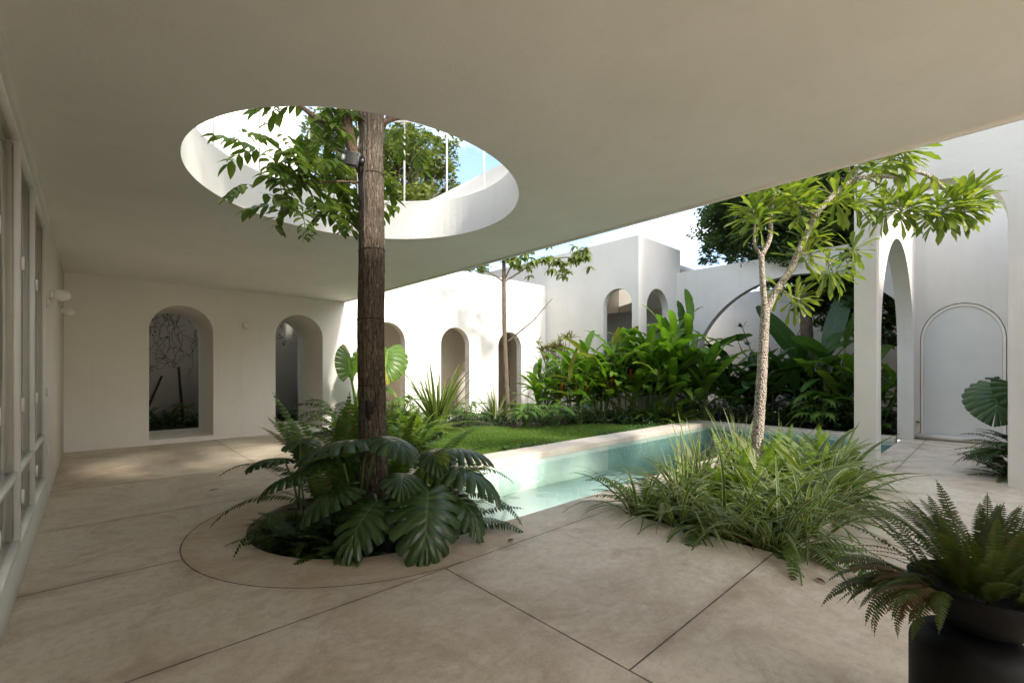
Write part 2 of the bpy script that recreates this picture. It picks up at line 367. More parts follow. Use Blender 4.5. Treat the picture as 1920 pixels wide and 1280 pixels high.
def frond(mb, p0, az, el, L, droop, npn=26, pl=.09, pw=1.2, sweep=.35, mi=0, bare=.08, gap=.8, bend=0., hang=.25, rng=None, roll=0., shape=None):
    n = npn+1
    t, P, d, S, N = spine(p0, az, el, L, n, droop, pw, roll, bend)
    rw = (.0035*(1-t*.7))[:, None]
    V = np.stack((P-S*rw, P+S*rw), 1).reshape(-1, 3); i = np.arange(n-1)*2
    mb.add(V, np.stack((i, i+1, i+3, i+2), -1), None, mi)
    k = np.where(t > bare)[0]
    tt = (t[k]-bare)/(1-bare)
    ln = pl*(shape(tt) if shape else (np.sin(PI*np.clip(tt*.9+.13, 0, 1))**.6)*(1-.35*tt))
    sp = L/npn*gap
    for sg in (-1, 1):
        jit = rng.uniform(-.12, .12, len(k)) if rng is not None else np.zeros(len(k))
        sw = (sweep+jit)[:, None]; hg = (hang + (rng.uniform(-.12, .12, len(k)) if rng is not None else 0))[..., None] if rng is not None else hang
        D = sg*S[k]*np.cos(sw) + d[k]*np.sin(sw); D = D - N[k]*hg*.5
        B = P[k]; w_ = d[k]*sp*.5; l = ln[:, None]
        dn = N[k]*l*hg*.35
        V = np.stack((B-w_*.8, B+w_*.8, B+D*l*.5-w_, B+D*l*.5+w_, B+D*l-dn-w_*.2, B+D*l-dn+w_*.2), 1).reshape(-1, 3)
        b = np.arange(len(k))*6
        mb.add(V, np.concatenate((np.stack((b, b+1, b+3, b+2), -1), np.stack((b+2, b+3, b+5, b+4), -1))),
               np.tile(np.array([(.3, 0), (.7, 0), (.3, .5), (.7, .5), (.45, .9), (.55, .9)]), (len(k), 1)), mi)
def fern(mb, base, nf, L, rng, el=(.5, 1.35), droop=(.9, 1.7), pl=.09, npn=26, az=None, spread=.05, mi=0, dry=0.):
    for i in range(nf):
        a = rng.uniform(0, 2*PI) if az is None else rng.uniform(*az)
        p = np.array(base) + (math.cos(a)*spread*rng.uniform(.2, 1), math.sin(a)*spread*rng.uniform(.2, 1), 0)
        frond(mb, p, a, rng.uniform(*el), L*rng.uniform(.7, 1.1), rng.uniform(*droop), npn, pl*rng.uniform(.8, 1.1), mi=(1 if rng.rand() < dry else mi), rng=rng, bend=rng.uniform(-.3, .3), roll=rng.uniform(-.25, .25))
def clump(mb, base, nb, L, W, rng, el=(.6, 1.5), droop=(.8, 2.0), prof='grass', spread=.08, fold=.3, n=8, az=None, mi=0):
    for i in range(nb):
        a = rng.uniform(0, 2*PI) if az is None else rng.uniform(*az)
        p = np.array(base) + (math.cos(a)*spread*rng.uniform(0, 1), math.sin(a)*spread*rng.uniform(0, 1), 0)
        blade(mb, p, a+rng.uniform(-.3, .3), rng.uniform(*el), L*rng.uniform(.6, 1.1), W*rng.uniform(.75, 1.15), prof, rng.uniform(*droop), fold, n, rng.uniform(-.5, .5), mi=mi, bend=rng.uniform(-.35, .35))
def big_leaf(mb, A, az, el, L, W, nl=7, cut=0., droop=.7, roll=0., back=2.45, wave=.03, cup=.12, ns=5, nj=7, lob=.1, mi=0, rng=None):
    """heart-shaped blade grown from attach point A, optional deep cuts between lobes"""
    nm = 40
    t, P, d, S, N = spine(A, az, el, L, nm, droop, 1.2, roll)
    def at(q):
        x = np.clip(q, 0, 1)*(nm-1); i = np.minimum(x.astype(int), nm-2); f = (x-i)[..., None]
        g = lambda Z: Z[i]*(1-f)+Z[i+1]*f
        return g(P), g(d), g(S), g(N)
    for sg in (-1, 1):
        for k in range(nl):
            u = np.linspace(0, 1, ns); j = np.linspace(0, 1, nj); Ug, Jg = np.meshgrid(u, j, indexing='ij')
            sm = np.clip((Jg-.38-.14*(cut < .6))/.40, 0, 1); sm = sm*sm*(3-2*sm)
            us = .5+(Ug-.5)*(1-cut*sm); s = (k+us)/nl
            ms = np.clip(s, 0, 1)**1.25*.86
            Pm, dm, Sm, Nm = at(ms)
            th = back*(1-s)**.95 + .04 - (.22*Jg*cut)
            R = W*.5*(.86*np.sin(PI*(.24+.62*s))**.9 + .12*(1-s)) + L*.14*s**4*1.0
            R = R*(1-(lob+.16*cut)*(2*Ug-1)**2)
            th = th[..., None]; Rj = (R*Jg)[..., None]
            V = Pm + Rj*(np.cos(th)*dm + np.sin(th)*sg*Sm)
            zz = cup*(R*Jg) - .55*(R*Jg)**2/(W*.5) + wave*W*np.cos(2*PI*us)*Jg*-1
            V = V + zz[..., None]*Nm
            i0 = (np.arange(ns-1)[:, None]*nj + np.arange(nj-1)[None, :]).ravel()
            Q = np.stack((i0, i0+1, i0+nj+1, i0+nj), -1)
            if sg > 0: Q = Q[:, ::-1]
            UV = np.stack((.5+.5*sg*Jg, (k+.5+(us-.5))/nl), -1).reshape(-1, 2)
            mb.add(V.reshape(-1, 3), Q, UV, mi)
def pinnate(mb, p0, az, el, L, rng, npair=6, ll=.12, lw=.045, droop=.9, mi=0, smi=0, hang=.5):
    n = npair*2+2
    t, P, d, S, N = spine(p0, az, el, L, n, droop, 1.1)
    rw = (.003*np.ones(n))[:, None]; V = np.stack((P-S*rw, P+S*rw), 1).reshape(-1, 3); i = np.arange(n-1)*2
    mb.add(V, np.stack((i, i+1, i+3, i+2), -1), None, mi)
    for q in range(npair+1):
        ii = 2+q*2 if q < npair else n-1
        ii = min(ii, n-1)
        aa = math.atan2(d[ii][1], d[ii][0])
        for sg in ((-1, 1) if q < npair else (0,)):
            blade(mb, P[ii], aa+sg*rng.uniform(.75, 1.15), rng.uniform(-.2, .2)-hang, ll*rng.uniform(.75, 1.15), lw*rng.uniform(.85, 1.15), 'ovate', .5, .22, 5, rng.uniform(-.4, .4), mi=mi)
def rosette(mb, p, ax, nlv, L, W, rng, mi=0):
    ax = np.asarray(ax, float); ax /= np.linalg.norm(ax)
    a = np.array((0, 0, 1.)) if abs(ax[2]) < .9 else np.array((1., 0, 0)); u = np.cross(ax, a); u /= np.linalg.norm(u); v = np.cross(ax, u)
    for i in range(nlv):
        f = i/nlv; th = 2.4*i + rng.uniform(-.25, .25); tilt = .25 + 1.65*f**.8 + rng.uniform(-.15, .15)
        D = ax*math.cos(tilt) + (u*math.cos(th)+v*math.sin(th))*math.sin(tilt)
        el = math.asin(max(-1, min(1, D[2]))); az = math.atan2(D[1], D[0])
        blade(mb, np.array(p)-ax*.09*f, az, el, L*rng.uniform(.75, 1.1)*(1-.35*(f < .12)), W*rng.uniform(.85, 1.15), 'spat', rng.uniform(.2, .75), .22, 7, rng.uniform(-.5, .5), mi=mi, vt=.8+.12*rng.rand())
def scatter_leaves(mb, C, n, r, size, rng, flat=.6, mi=0, up=.4):
    """n small diamond leaves in a puff round C"""
    q = rng.normal(0, 1, (n, 3)); q /= np.linalg.norm(q, axis=1)[:, None]; q *= (rng.rand(n, 1)**.5)*r; q[:, 2] *= flat
    P = np.asarray(C) + q
    a = rng.uniform(0, 2*PI, n); e = rng.uniform(-.9, .5, n); d = np.stack((np.cos(e)*np.cos(a), np.cos(e)*np.sin(a), np.sin(e)), -1)
    N = np.stack((rng.normal(0, .6, n), rng.normal(0, .6, n), up+rng.rand(n)), -1); S = np.cross(d, N); S /= np.linalg.norm(S, axis=1)[:, None]
    l = (size*rng.uniform(.7, 1.3, n))[:, None]; w_ = l*rng.uniform(.28, .42, (n, 1))*.5*2**.5
    V = np.stack((P, P+d*l*.45+S*w_, P+d*l, P+d*l*.45-S*w_), 1).reshape(-1, 3); b = np.arange(n)*4
    mb.add(V, np.stack((b, b+1, b+2, b+3), -1), np.tile(np.array([(.5, 0), (1, .5), (.5, .9), (0, .5)]), (n, 1)), mi)

def arch_wall(mb, axis, c0, c1, u0, u1, z0, z1, ops, mi=0, seg=28):
    """wall in plane axis=const (c0..c1 thick), along u0..u1; ops: (centre, half width, sill, spring, rise)"""
    us = [u0]
    for uc, hw, sl, sp, rs in ops: us += list(uc - hw*np.cos(np.linspace(0, PI, seg+1)))
    us.append(u1); us = sorted(set(round(x, 5) for x in us))
    def P(u, c, z): return (c, u, z) if axis == 'x' else (u, c, z)
    def inside(a, b):
        m = (a+b)/2
        for o in ops:
            if abs(m-o[0]) < o[1]: return o
    def top(o, u): return o[3] + o[4]*math.sqrt(max(0, 1-((u-o[0])/o[1])**2))
    def quad(a, b, c, d): mb.add([a, b, c, d], [(0, 1, 2, 3)], mi=mi)
    for a, b in zip(us[:-1], us[1:]):
        o = inside(a, b)
        for c in (c0, c1):
            if not o: quad(P(a, c, z0), P(b, c, z0), P(b, c, z1), P(a, c, z1))
            else:
                if o[2] > z0+1e-4: quad(P(a, c, z0), P(b, c, z0), P(b, c, o[2]), P(a, c, o[2]))
                quad(P(a, c, top(o, a)), P(b, c, top(o, b)), P(b, c, z1), P(a, c, z1))
        if o:
            quad(P(a, c0, top(o, a)), P(b, c0, top(o, b)), P(b, c1, top(o, b)), P(a, c1, top(o, a)))
            if o[2] > z0+1e-4: quad(P(a, c0, o[2]), P(b, c0, o[2]), P(b, c1, o[2]), P(a, c1, o[2]))
        quad(P(a, c0, z1), P(b, c0, z1), P(b, c1, z1), P(a, c1, z1))
    for u in (u0, u1): quad(P(u, c0, z0), P(u, c1, z0), P(u, c1, z1), P(u, c0, z1))
    for o in ops:
        for sgn in (-1, 1):
            u = o[0]+sgn*o[1]; quad(P(u, c0, o[2]), P(u, c1, o[2]), P(u, c1, o[3]), P(u, c0, o[3]))
def sheet(mb, outer, holes, z, mi=0):
    loops = [[Vector((x, y, z)) for x, y in outer]] + [[Vector((x, y, z)) for x, y in h] for h in holes]
    tri = tessellate_polygon(loops); flat = [v for l in loops for v in l]
    V = [tuple(v) for v in flat]
    F = []
    for a, b, c in tri:
        n = (flat[b]-flat[a]).cross(flat[c]-flat[a]); F.append((a, b, c) if n.z > 0 else (a, c, b))
    mb.poly(V, F, mi)
def rect(x0, y0, x1, y1): return [(x0, y0), (x1, y0), (x1, y1), (x0, y1)]
def arc(cx, cy, r, a0, a1, n): return [(cx+r*math.cos(a), cy+r*math.sin(a)) for a in np.linspace(a0, a1, n)]
def rect_skirt(mb, loop, za, zb, mi=0):
    n = len(loop)
    for i in range(n):
        a, b = loop[i], loop[(i+1) % n]
        mb.add([(a[0], a[1], za), (b[0], b[1], za), (b[0], b[1], zb), (a[0], a[1], zb)], [(0, 1, 2, 3)], mi=mi)
def cyl_between(mb, a, b, r, k=8, mi=0): tube(mb, [a, b], [r, r], k, mi)

# ================================================================== SETTING
def top(name, mb, mat, label=None, cat=None, group=None, kind=None, loc=(0, 0, 0), smooth=False):
    return tag(mb.build(name, mat, None, smooth, loc=loc), label, cat, group, kind)

mb = MB(); sheet(mb, rect(-400, -400, 400, 400), [rect(-5, -13.9, 15.4, 12.9)], -.06)
top('ground', mb, M['ground'], kind='structure')
ring = arc(1.78, 3.73, .93, 1.5*PI, .5*PI, 40)
floor_loop = [(-5.2, -14), (11.3, -14), (11.3, 1.2), (7.45, 1.2), (7.45, 2.8)] + ring + [(3.15, 4.66), (3.15, 9.85), (-5.2, 9.85)]
grass_hole = rect(3.45, 1.0, 7.2, 2.25); alcove_hole = rect(7.75, -1.5, 9.3, -.12)
mb = MB(); sheet(mb, floor_loop, [grass_hole, alcove_hole], 0)
rect_skirt(mb, floor_loop, 0, -.75); rect_skirt(mb, grass_hole, 0, -.3); rect_skirt(mb, alcove_hole, 0, -.3)
top('floor', mb, M['floor'], kind='structure')
mb = MB(); sheet(mb, rect(-1.2, 9.9, 10.6, 11.5), [], .03); top('passage_floor', mb, M['floor'], kind='structure')
mb = MB()
mb.box((3.3, 4.65, -.75), (10.8, 5.12, .045)); mb.box((10.8, 1.28, -1.3), (11.15, 5.12, .04))
o = top('pool_coping', mb, M['stone'], kind='structure')
bv = o.modifiers.new('bevel', 'BEVEL'); bv.width = .018; bv.segments = 3
mb = MB()
mb.box((2.05, 2.7, -.62), (6.6, 4.7, -.46)); mb.box((6.6, 1.1, -1.3), (10.9, 4.7, -1.12), 1)
mb.box((1.96, 2.78, -.7), (2.05, 4.67, -.022)); mb.box((2.05, 4.6, -.5), (3.35, 4.72, -.004))
mb.add([(6.6, 2.7, -.47), (6.6, 4.7, -.47), (6.6, 4.7, -1.2), (6.6, 2.7, -1.2)], [(0, 1, 2, 3)], mi=1)
mb.box((3.35, 4.615, -.6), (6.6, 4.648, -.052)); mb.box((6.6, 4.615, -1.2), (10.79, 4.648, -.052), 1); mb.box((10.765, 1.3, -1.2), (10.798, 4.615, -.052), 1)
top('pool_basin', mb, [M['pool'], M['pool_deep']], kind='structure')
mb = MB(); sheet(mb, [(2.05, 2.8), (7.45, 2.8), (7.45, 1.2), (10.8, 1.2), (10.8, 4.65), (2.05, 4.65)], [], -.04)
top('water', mb, M['water'], kind='structure')
mb = MB(); sheet(mb, [(1.96, 2.8)] + ring + [(1.96, 4.66)], [], -.14)
sheet(mb, rect(3.40, .95, 7.25, 2.3), [], -.06); sheet(mb, rect(7.7, -1.55, 9.35, -.1), [], -.05)
sheet(mb, rect(3.15, 5.1, 12.8, 9.86), [], -.03); sheet(mb, rect(11.1, -.1, 15.6, 6.6), [], -.025); sheet(mb, rect(-5, 11.3, 4.1, 13.1), [], .06)
top('soil', mb, M['soil'], kind='structure')
LAWN = [(3.55, 5.14), (9.15, 5.14), (9.0, 5.75), (8.3, 6.5), (7.3, 6.85), (6.7, 7.35), (6.1, 8.0), (5.3, 7.75), (4.7, 6.9), (4.0, 6.3), (3.6, 5.9)]
tl = NT('lawn_turf'); tl.set(Base_Color=tl.ramp(tl.noise(3, 6, .7), [(.3, (.05, .10, .015)), (.6, (.075, .145, .022)), (.75, (.10, .13, .03))]), Roughness=.95); tl.bump(tl.noise(60, 3), .8, .02)
mb = MB(); sheet(mb, LAWN, [], .0); top('lawn', mb, tl.mat, kind='structure')
def in_poly(P, poly):
    x, y = P[:, 0], P[:, 1]; r = np.zeros(len(P), bool); n = len(poly)
    for i in range(n):
        (x0, y0), (x1, y1) = poly[i], poly[(i+1) % n]
        c = ((y0 > y) != (y1 > y)) & (x < (x1-x0)*(y-y0)/(y1-y0+1e-12)+x0); r ^= c
    return r
rng = np.random.RandomState(3)
P = np.stack((rng.uniform(3.5, 9.2, 95000), rng.uniform(5.1, 8.1, 95000)), -1); P = P[in_poly(P, LAWN)]; n = len(P)
h = rng.uniform(.025, .062, n)*(1+.35*np.sin(P[:, 0]*3.1)*np.sin(P[:, 1]*4.3)); a = rng.uniform(0, 2*PI, n); ln = rng.uniform(.0, .9, n)*h
B = np.column_stack((P, np.zeros(n))); Sv = np.column_stack((np.cos(a), np.sin(a), 0*a))*.0035; tp = np.column_stack((-np.sin(a)*ln, np.cos(a)*ln, h))
V = np.stack((B-Sv, B+Sv, B+tp+Sv*.25, B+tp-Sv*.25), 1).reshape(-1, 3); b = np.arange(n)*4
mb = MB(); mb.add(V, np.stack((b, b+1, b+2, b+3), -1)); top('grass', mb, M['grass'], 'short green grass covering the lawn beside the pool', 'grass', kind='stuff')

# ------------------------------------------------------------------ roof slab with its round opening
HC = (1.76, 3.72); HR = 1.31
circ = arc(*HC, HR, 0, 2*PI*(1-1/96), 96)
mb = MB()
so_ = rect(-5.2, -4.3, 4.1, 9.83)
sheet(mb, so_, [circ], 2.78); sheet(mb, so_, [circ], 3.19)
rect_skirt(mb, so_, 2.78, 3.19)
an = np.linspace(0, 2*PI, 97)
for k in range(96):
    a, b = an[k], an[k+1]; c = lambda q, z: (HC[0]+HR*math.cos(q), HC[1]+HR*math.sin(q), z)
    mb.add([c(a, 2.78), c(b, 2.78), c(b, 3.19), c(a, 3.19)], [(0, 1, 2, 3)])
slab = empty('roof_slab', (4.1, 3, 2.78), 'wide flat plaster roof slab over the terrace, pierced by a round opening', 'roof')
mb.build('slab', M['ceiling'], slab, False)
mb = MB(); mb.box((4.06, -4.3, 2.762), (4.105, 9.79, 2.80)); mb.build('drip_edge', M['plaster_white'], slab, False)
mb = MB(); mb.box((3.92, -4.3, 3.185), (4.097, 9.78, 3.95)); mb.build('parapet', M['plaster'], slab, False)
mb = MB()   # flush round plate in the ceiling
lathe(mb, [(0, -.004), (.055, -.004), (.06, 0)], 32, (.95, 7.2, 2.779)); top('ceiling_plate', mb, M['ceiling'], 'small flush round plate in the ceiling between the round opening and back wall', 'ceiling plate', loc=(.95, 7.2, 2.778))
# railing round the opening, on the roof
rail = empty('roof_railing', (*HC, 3.19), 'thin white metal railing standing around the round roof opening', 'railing')
for k in range(17):
    a = rad(5.5+k*360/17); x, y = HC[0]+1.42*math.cos(a), HC[1]+1.42*math.sin(a)
    m = MB(); cyl_between(m, (x, y, 3.18), (x, y, 4.2), .010); m.build('post', M['white_metal'], rail)
for z, nm in ((3.245, 'lower_rail'), (4.2, 'upper_rail')):
    m = MB(); q = arc(*HC, 1.42, 0, 2*PI, 97); tube(m, [(x, y, z) for x, y in q], .012, 8, cap=False); m.build(nm, M['white_metal'], rail)

# ------------------------------------------------------------------ walls
mb = MB()
arch_wall(mb, 'y', 9.8, 11.34, -5.2, 4.1, 0, 3.95, [(1.19, .462, .08, 1.95, .462), (3.16, .462, .08, 1.95, .462)], seg=40)
arch_wall(mb, 'y', 9.8, 10.0, 4.1, 10.6, 0, 3.95, [(5.13, .462, .02, 1.95, .462), (7.09, .462, .02, 1.95, .462), (9.06, .462, .02, 1.95, .462)], seg=40)
top('arcade_wall', mb, M['plaster_white'], 'long white back wall with a row of five small round arches', 'wall')
mb = MB(); mb.box((4.1, 11.45, 0), (10.6, 11.6, 3.3)); mb.box((4.1, 10.0, 2.9), (10.6, 11.45, 3.3))
top('passage_wall', mb, M['plaster'], 'plain wall of the covered passage seen through the three right arches of the back wall', 'wall')
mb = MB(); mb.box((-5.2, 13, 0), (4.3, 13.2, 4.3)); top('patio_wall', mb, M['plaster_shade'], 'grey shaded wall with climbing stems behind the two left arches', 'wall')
mb = MB(); arch_wall(mb, 'y', 9.9, 10.15, -5.2, 3.14, 3.94, 7.6, [(.70, 2.16, 3.94, 3.96, 1.83)], seg=40)
mb.box((-5.2, 12.4, 4.32), (3.0, 12.6, 8.2)); mb.box((-5.2, 11.3, 3.96), (4.25, 12.45, 4.1)); mb.box((4.12, 11.62, 0), (4.28, 12.99, 3.9)); top('upper_wall', mb, M['plaster_white'], 'bright sunlit upper wall with a wide arch seen through the round opening', 'wall')  # includes an unseen roof over the patio, added to darken it
mb = MB()
arch_wall(mb, 'x', 10.6, 10.8, 6.46, 15, 0, 4.86, [(7.13, .47, .6, 3.05, .47)], seg=40)
arch_wall(mb, 'y', 6.462, 6.66, 10.802, 12.9, 0, 4.857, [(11.60, .60, .6, 2.95, .60)], seg=40)
mb.box((10.75, 6.6, 4.3), (14.5, 15, 4.5)); mb.box((13.2, 6.4, 0), (13.4, 15, 3.25)); mb.box((14.4, 6.4, 0), (14.6, 15, 4.48)); mb.box((10.78, 9.6, 0), (14.4, 9.8, 4.29)); mb.box((10.8, 6.66, .4), (13.2, 9.6, .55))
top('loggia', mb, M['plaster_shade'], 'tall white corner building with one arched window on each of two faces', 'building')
mb = MB(); arch_wall(mb, 'x', 12.66, 12.9, .72, 6.46, 0, 4.15, [(3.4, 2.58, 0, 1.05, 2.58)], seg=60)
top('arch_wall', mb, M['plaster_shade'], 'white garden wall with one huge round arch behind the banana leaves', 'wall')
mb = MB(); mb.box((15.5, -4, 0), (15.7, 12, 3.8)); top('garden_wall', mb, M['plaster_grey'], 'far grey garden wall seen through the huge arch', 'wall')
mb = MB()
arch_wall(mb, 'x', 7.28, 7.58, -5, 1.27, 0, 4.32, [(.4785, .5615, 0, 2.92, .575)], seg=48)
arch_wall(mb, 'y', 1.04, 1.268, 7.58, 11.26, 0, 4.317, [(9.30, 1.70, 0, 1.55, 1.75)], seg=48)
arch_wall(mb, 'x', 11.26, 11.46, -5, 1.266, 0, 4.9, [(.43, .545, .10, 1.80, .66)], seg=48)
mb.box((11.4, -5, 0), (14.5, .70, 9.6)); mb.box((7.58, -1.75, 0), (11.26, -1.6, 4.30)); mb.box((11.2, -.3, .02), (11.258, 1.04, .10))  # first box is an unseen tall block, added to shade the loggia
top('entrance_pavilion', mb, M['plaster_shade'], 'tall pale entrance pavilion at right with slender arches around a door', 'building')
mb = MB(); mb.box((4.1, -3.75, 0), (7.28, -3.6, 3.5)); mb.box((3.9, -4.3, 0), (4.1, -3.6, 2.77)); mb.box((-5, -14.2, 0), (12, -14, 2.2))
top('rear_wall', mb, M['plaster'], 'plain enclosing wall behind the viewpoint', 'wall')
mb = MB()
mb.box((-.55, 6.2, 0), (-.30, 9.81, 2.785)); mb.box((-.55, -4.1, 0), (-.298, 6.2, .2)); mb.box((-.55, -4.1, 2.65), (-.29, 6.36, 2.782))
mb.box((-5.2, -4.3, 0), (-5.0, 9.81, 2.785)); mb.box((-5, -4.3, 0), (-.55, -4.1, 2.78))
top('side_wall', mb, M['plaster'], 'left side wall with a long row of framed windows', 'wall')
# windows
ys = [-2, -1, 0, 1, 2, 3.02, 4.0, 4.95, 6.17]
desc = ['behind the viewpoint', 'just behind the viewpoint', 'beside the viewpoint', 'cut by the left edge', 'nearest full pane in the left row', 'third from the wall lamps in the left row', 'second from the wall lamps in the left row', 'nearest the wall lamps']
for k in range(8):
    y0, y1 = ys[k], ys[k+1]
    wnd = empty('window', (-.40, y0, .2), 'tall white framed glass panel on the left, ' + desc[k], 'window', 'folding windows on the left wall')
    m = MB(); t_ = .030; x0, x1 = -.365, -.306
    m.box((x0, y0+.004, .205), (x1, y0+t_, 2.645)); m.box((x0, y1-t_, .205), (x1, y1-.004, 2.645))
    m.box((x0, y0+t_, .205), (x1, y1-t_, .205+t_*1.4)); m.box((x0, y0+t_, 2.645-t_), (x1, y1-t_, 2.645)); m.box((x0+.01, y0+t_, .62), (x1-.008, y1-t_, .655))
    f = m.build('frame', M['white_metal'], wnd, False)
    m = MB(); m.box((-.340, y0+t_, .26), (-.332, y1-t_, .62)); m.box((-.340, y0+t_, .655), (-.332, y1-t_, 2.6)); m.build('pane', M['glass'], wnd, False)
    for z in (.5, 1.05, 1.9):
        m = MB(); cyl_between(m, (x1+.008, y1-.002, z-.04), (x1+.008, y1-.002, z+.04), .008); m.build('hinge', M['white_metal'], f)
m = MB(); yy = np.linspace(-2, 6.19, 500); xx = -.405+.018*np.sin(yy*34+2*np.sin(yy*3)); V = np.concatenate((np.column_stack((xx, yy, 0*yy+.21)), np.column_stack((xx, yy, 0*yy+2.64)))); i_ = np.arange(499)
m.add(V, np.stack((i_, i_+1, i_+501, i_+500), -1)); top('backing', m, simple('beige_backing', (.46, .42, .35), .9, var=.03), 'added pale backing sheet behind the window panels on the left', 'backing', loc=(-.62, 2, 0), smooth=True)  # added sheet that gives the panes the beige of room and reflections
# wall lamps
def wall_lamp(p, nrm, label):
    t = empty('wall_lamp', p, label, 'lamp', 'opal globe wall lamps'); p = np.array(p); nrm = np.array(nrm, float)
    m = MB(); cyl_between(m, p, p+nrm*.022, .042, 24); m.build('wall_base', M['white_metal'], t)
    m = MB(); n_ = 14; prof = [(max(1e-4, .060*math.sin(q)), -.060*math.cos(q)*1.15) for q in np.linspace(0, PI, n_)]
    lathe(m, prof, 24); V = np.concatenate(m.v); u = np.array((0, 0, 1.)); v = np.cross(nrm, u)
    W = p + nrm*.085 + V[:, :1]*v + V[:, 1:2]*u + V[:, 2:3]*nrm
    m.v = [W]; m.build('globe', M['globe'], t)
wall_lamp((-.30, 6.55, 2.03), (1, 0, 0), 'white globe lamp on the left wall, nearer and larger of the two')
wall_lamp((-.30, 8.72, 2.08), (1, 0, 0), 'white globe lamp on the left wall, close to the corner, smaller one')
wall_lamp((2.17, 9.80, 2.12), (0, -1, 0), 'white globe lamp on the back wall between the two left arches')
# door
dr = empty('door', (11.32, .43, .1), 'pale grey arched door with a black lever handle in the pavilion', 'door')
def arch_poly(yc, hw, z0, sp, rs, x, n=40):
    q = np.linspace(0, PI, n); return [(x, yc+hw, z0)] + [(x, yc+hw*math.cos(a), sp+rs*math.sin(a)) for a in q] + [(x, yc-hw, z0)]
m = MB(); L1 = arch_poly(.43, .535, .10, 1.80, .65, 0); L2 = arch_poly(.43, .495, .10, 1.80, .605, 0); k = len(L1)
for (xa, A), (xb, B_) in (((11.278, L1), (11.278, L2)), ((11.278, L2), (11.33, L2))):
    V = [(xa, y, z) for _, y, z in A] + [(xb, y, z) for _, y, z in B_]
    m.add(V, [(i, i+1, k+i+1, k+i) for i in range(k-1)])
m.build('door_frame', M['plaster'], dr, False)
m = MB(); m.poly([(11.296, y, z) for _, y, z in arch_poly(.43, .492, .105, 1.80, .60, 0)], [list(range(k))]); m.build('door_panel', M['door'], dr, False)
m = MB(); cyl_between(m, (11.294, .0, 1.13), (11.25, .0, 1.13), .013); m.box((11.235, -.012, 1.116), (11.255, .14, 1.144)); m.box((11.286, -.03, 1.10), (11.294, .03, 1.16)); m.build('handle', M['black_metal'], dr, False)

# ------------------------------------------------------------------ black stool with a bowl of fern
SX, SY = 2.135, .06
m = MB(); R_, H_, cr = .155, .385, .06
lathe(m, [(1e-4, .0), (R_*.96, 0), (R_, .02)] + [(R_-cr+cr*math.cos(a), H_-cr+cr*math.sin(a)) for a in np.linspace(0, PI/2, 10)] + [(1e-4, H_)], 64, (SX, SY, 0))
tag(m.build('stool', M['black'], None, True, loc=(SX, SY, 0)), 'round black drum stool in the right foreground, under the fern bowl', 'stool')
BX, BY = 2.19, .03
bowl = empty('fern_bowl', (BX, BY, .385), 'black bowl on the drum stool filled with a half dry fern', 'potted plant')
m = MB(); lathe(m, [(1e-4, .386), (.07, .386), (.08, .389), (.13, .415), (.17, .46), (.192, .515), (.196, .54), (.19, .542), (.175, .51), (1e-4, .50)], 56, (BX, BY, 0)); m.build('bowl', M['black'], bowl)
rng = np.random.RandomState(11); m = MB()
fern(m, (BX, BY, .51), 44, .34, rng, (.95, 1.5), (.4, 1.1), .036, 34, spread=.14, dry=.02)
fern(m, (BX-.06, BY+.10, .52), 26, .315, rng, (.1, .8), (.8, 1.7), .034, 34, az=(1.9, 3.0), spread=.1, dry=.12)
fern(m, (BX-.09, BY+.08, .52), 12, .30, rng, (.1, .6), (1.2, 2.1), .034, 30, az=(2.2, 3.1), spread=.06, dry=.1)
fern(m, (BX+.05, BY+.0, .52), 34, .36, rng, (.8, 1.45), (.4, 1.1), .042, 34, az=(-1.2, 1.6), spread=.12)
fern(m, (BX, BY-.05, .52), 9, .15, rng, (.5, 1.0), (.9, 1.6), .035, 22, az=(3.4, 5.4), spread=.14)
fern(m, (BX-.03, BY+.05, .52), 5, .46, rng, (.6, .85), (.3, .8), .026, 36, az=(1.8, 2.8), spread=.08, dry=.4)
m.build('fern_fronds', [M['fern_brown'], M['drybrown']], bowl)

# ------------------------------------------------------------------ tree through the roof opening
TR = (1.80, 3.73, -.14)
tree = empty('tree', TR, 'large tree growing through the round roof opening, ridged brown trunk', 'tree')
rng = np.random.RandomState(5); m = MB()
P = smooth_path([(1.835, 3.745, -.2), (1.815, 3.735, .6), (1.788, 3.725, 1.5), (1.803, 3.735, 2.3), (1.788, 3.725, 3.0), (1.795, 3.73, 3.3), (1.80, 3.735, 3.75), (1.9, 3.8, 4.3)], 60)
P = smooth_path(P[::6], 160); tt = np.linspace(0, 1, 160); KS = 72
tube(m, P, .124-.03*tt+.05*np.exp(-tt*18)+.012*np.exp(-((tt-.86)/.06)**2), KS)
rd_ = np.random.RandomState(6); rg_ = np.cumsum(rd_.normal(0, 1, (160, KS)), 0)*.30; rg_ = np.clip(rg_-np.mean(rg_, 1)[:, None], -2.2, 2.2) + rd_.normal(0, .6, (1, KS)) + rd_.normal(0, .25, (160, KS))
V_ = m.v[0].reshape(160, KS, 3); V_[:] = P[:, None]+(V_-P[:, None])*(.955+.024*rg_[..., None]); m.v[0] = V_.reshape(-1, 3)
trunk = m.build('trunk', M['bark'], tree)
m = MB(); q_ = rd_.normal(0, 1, (30, 3))
for k_ in range(9): cyl_between(m, (1.735+rd_.normal(0, .018), 3.625+rd_.normal(0, .010), .93+rd_.normal(0, .035)), (1.745+rd_.normal(0, .02), 3.64, .90+rd_.normal(0, .05)), .016, 7)
m.build('dark_knot', M['soil'], trunk)
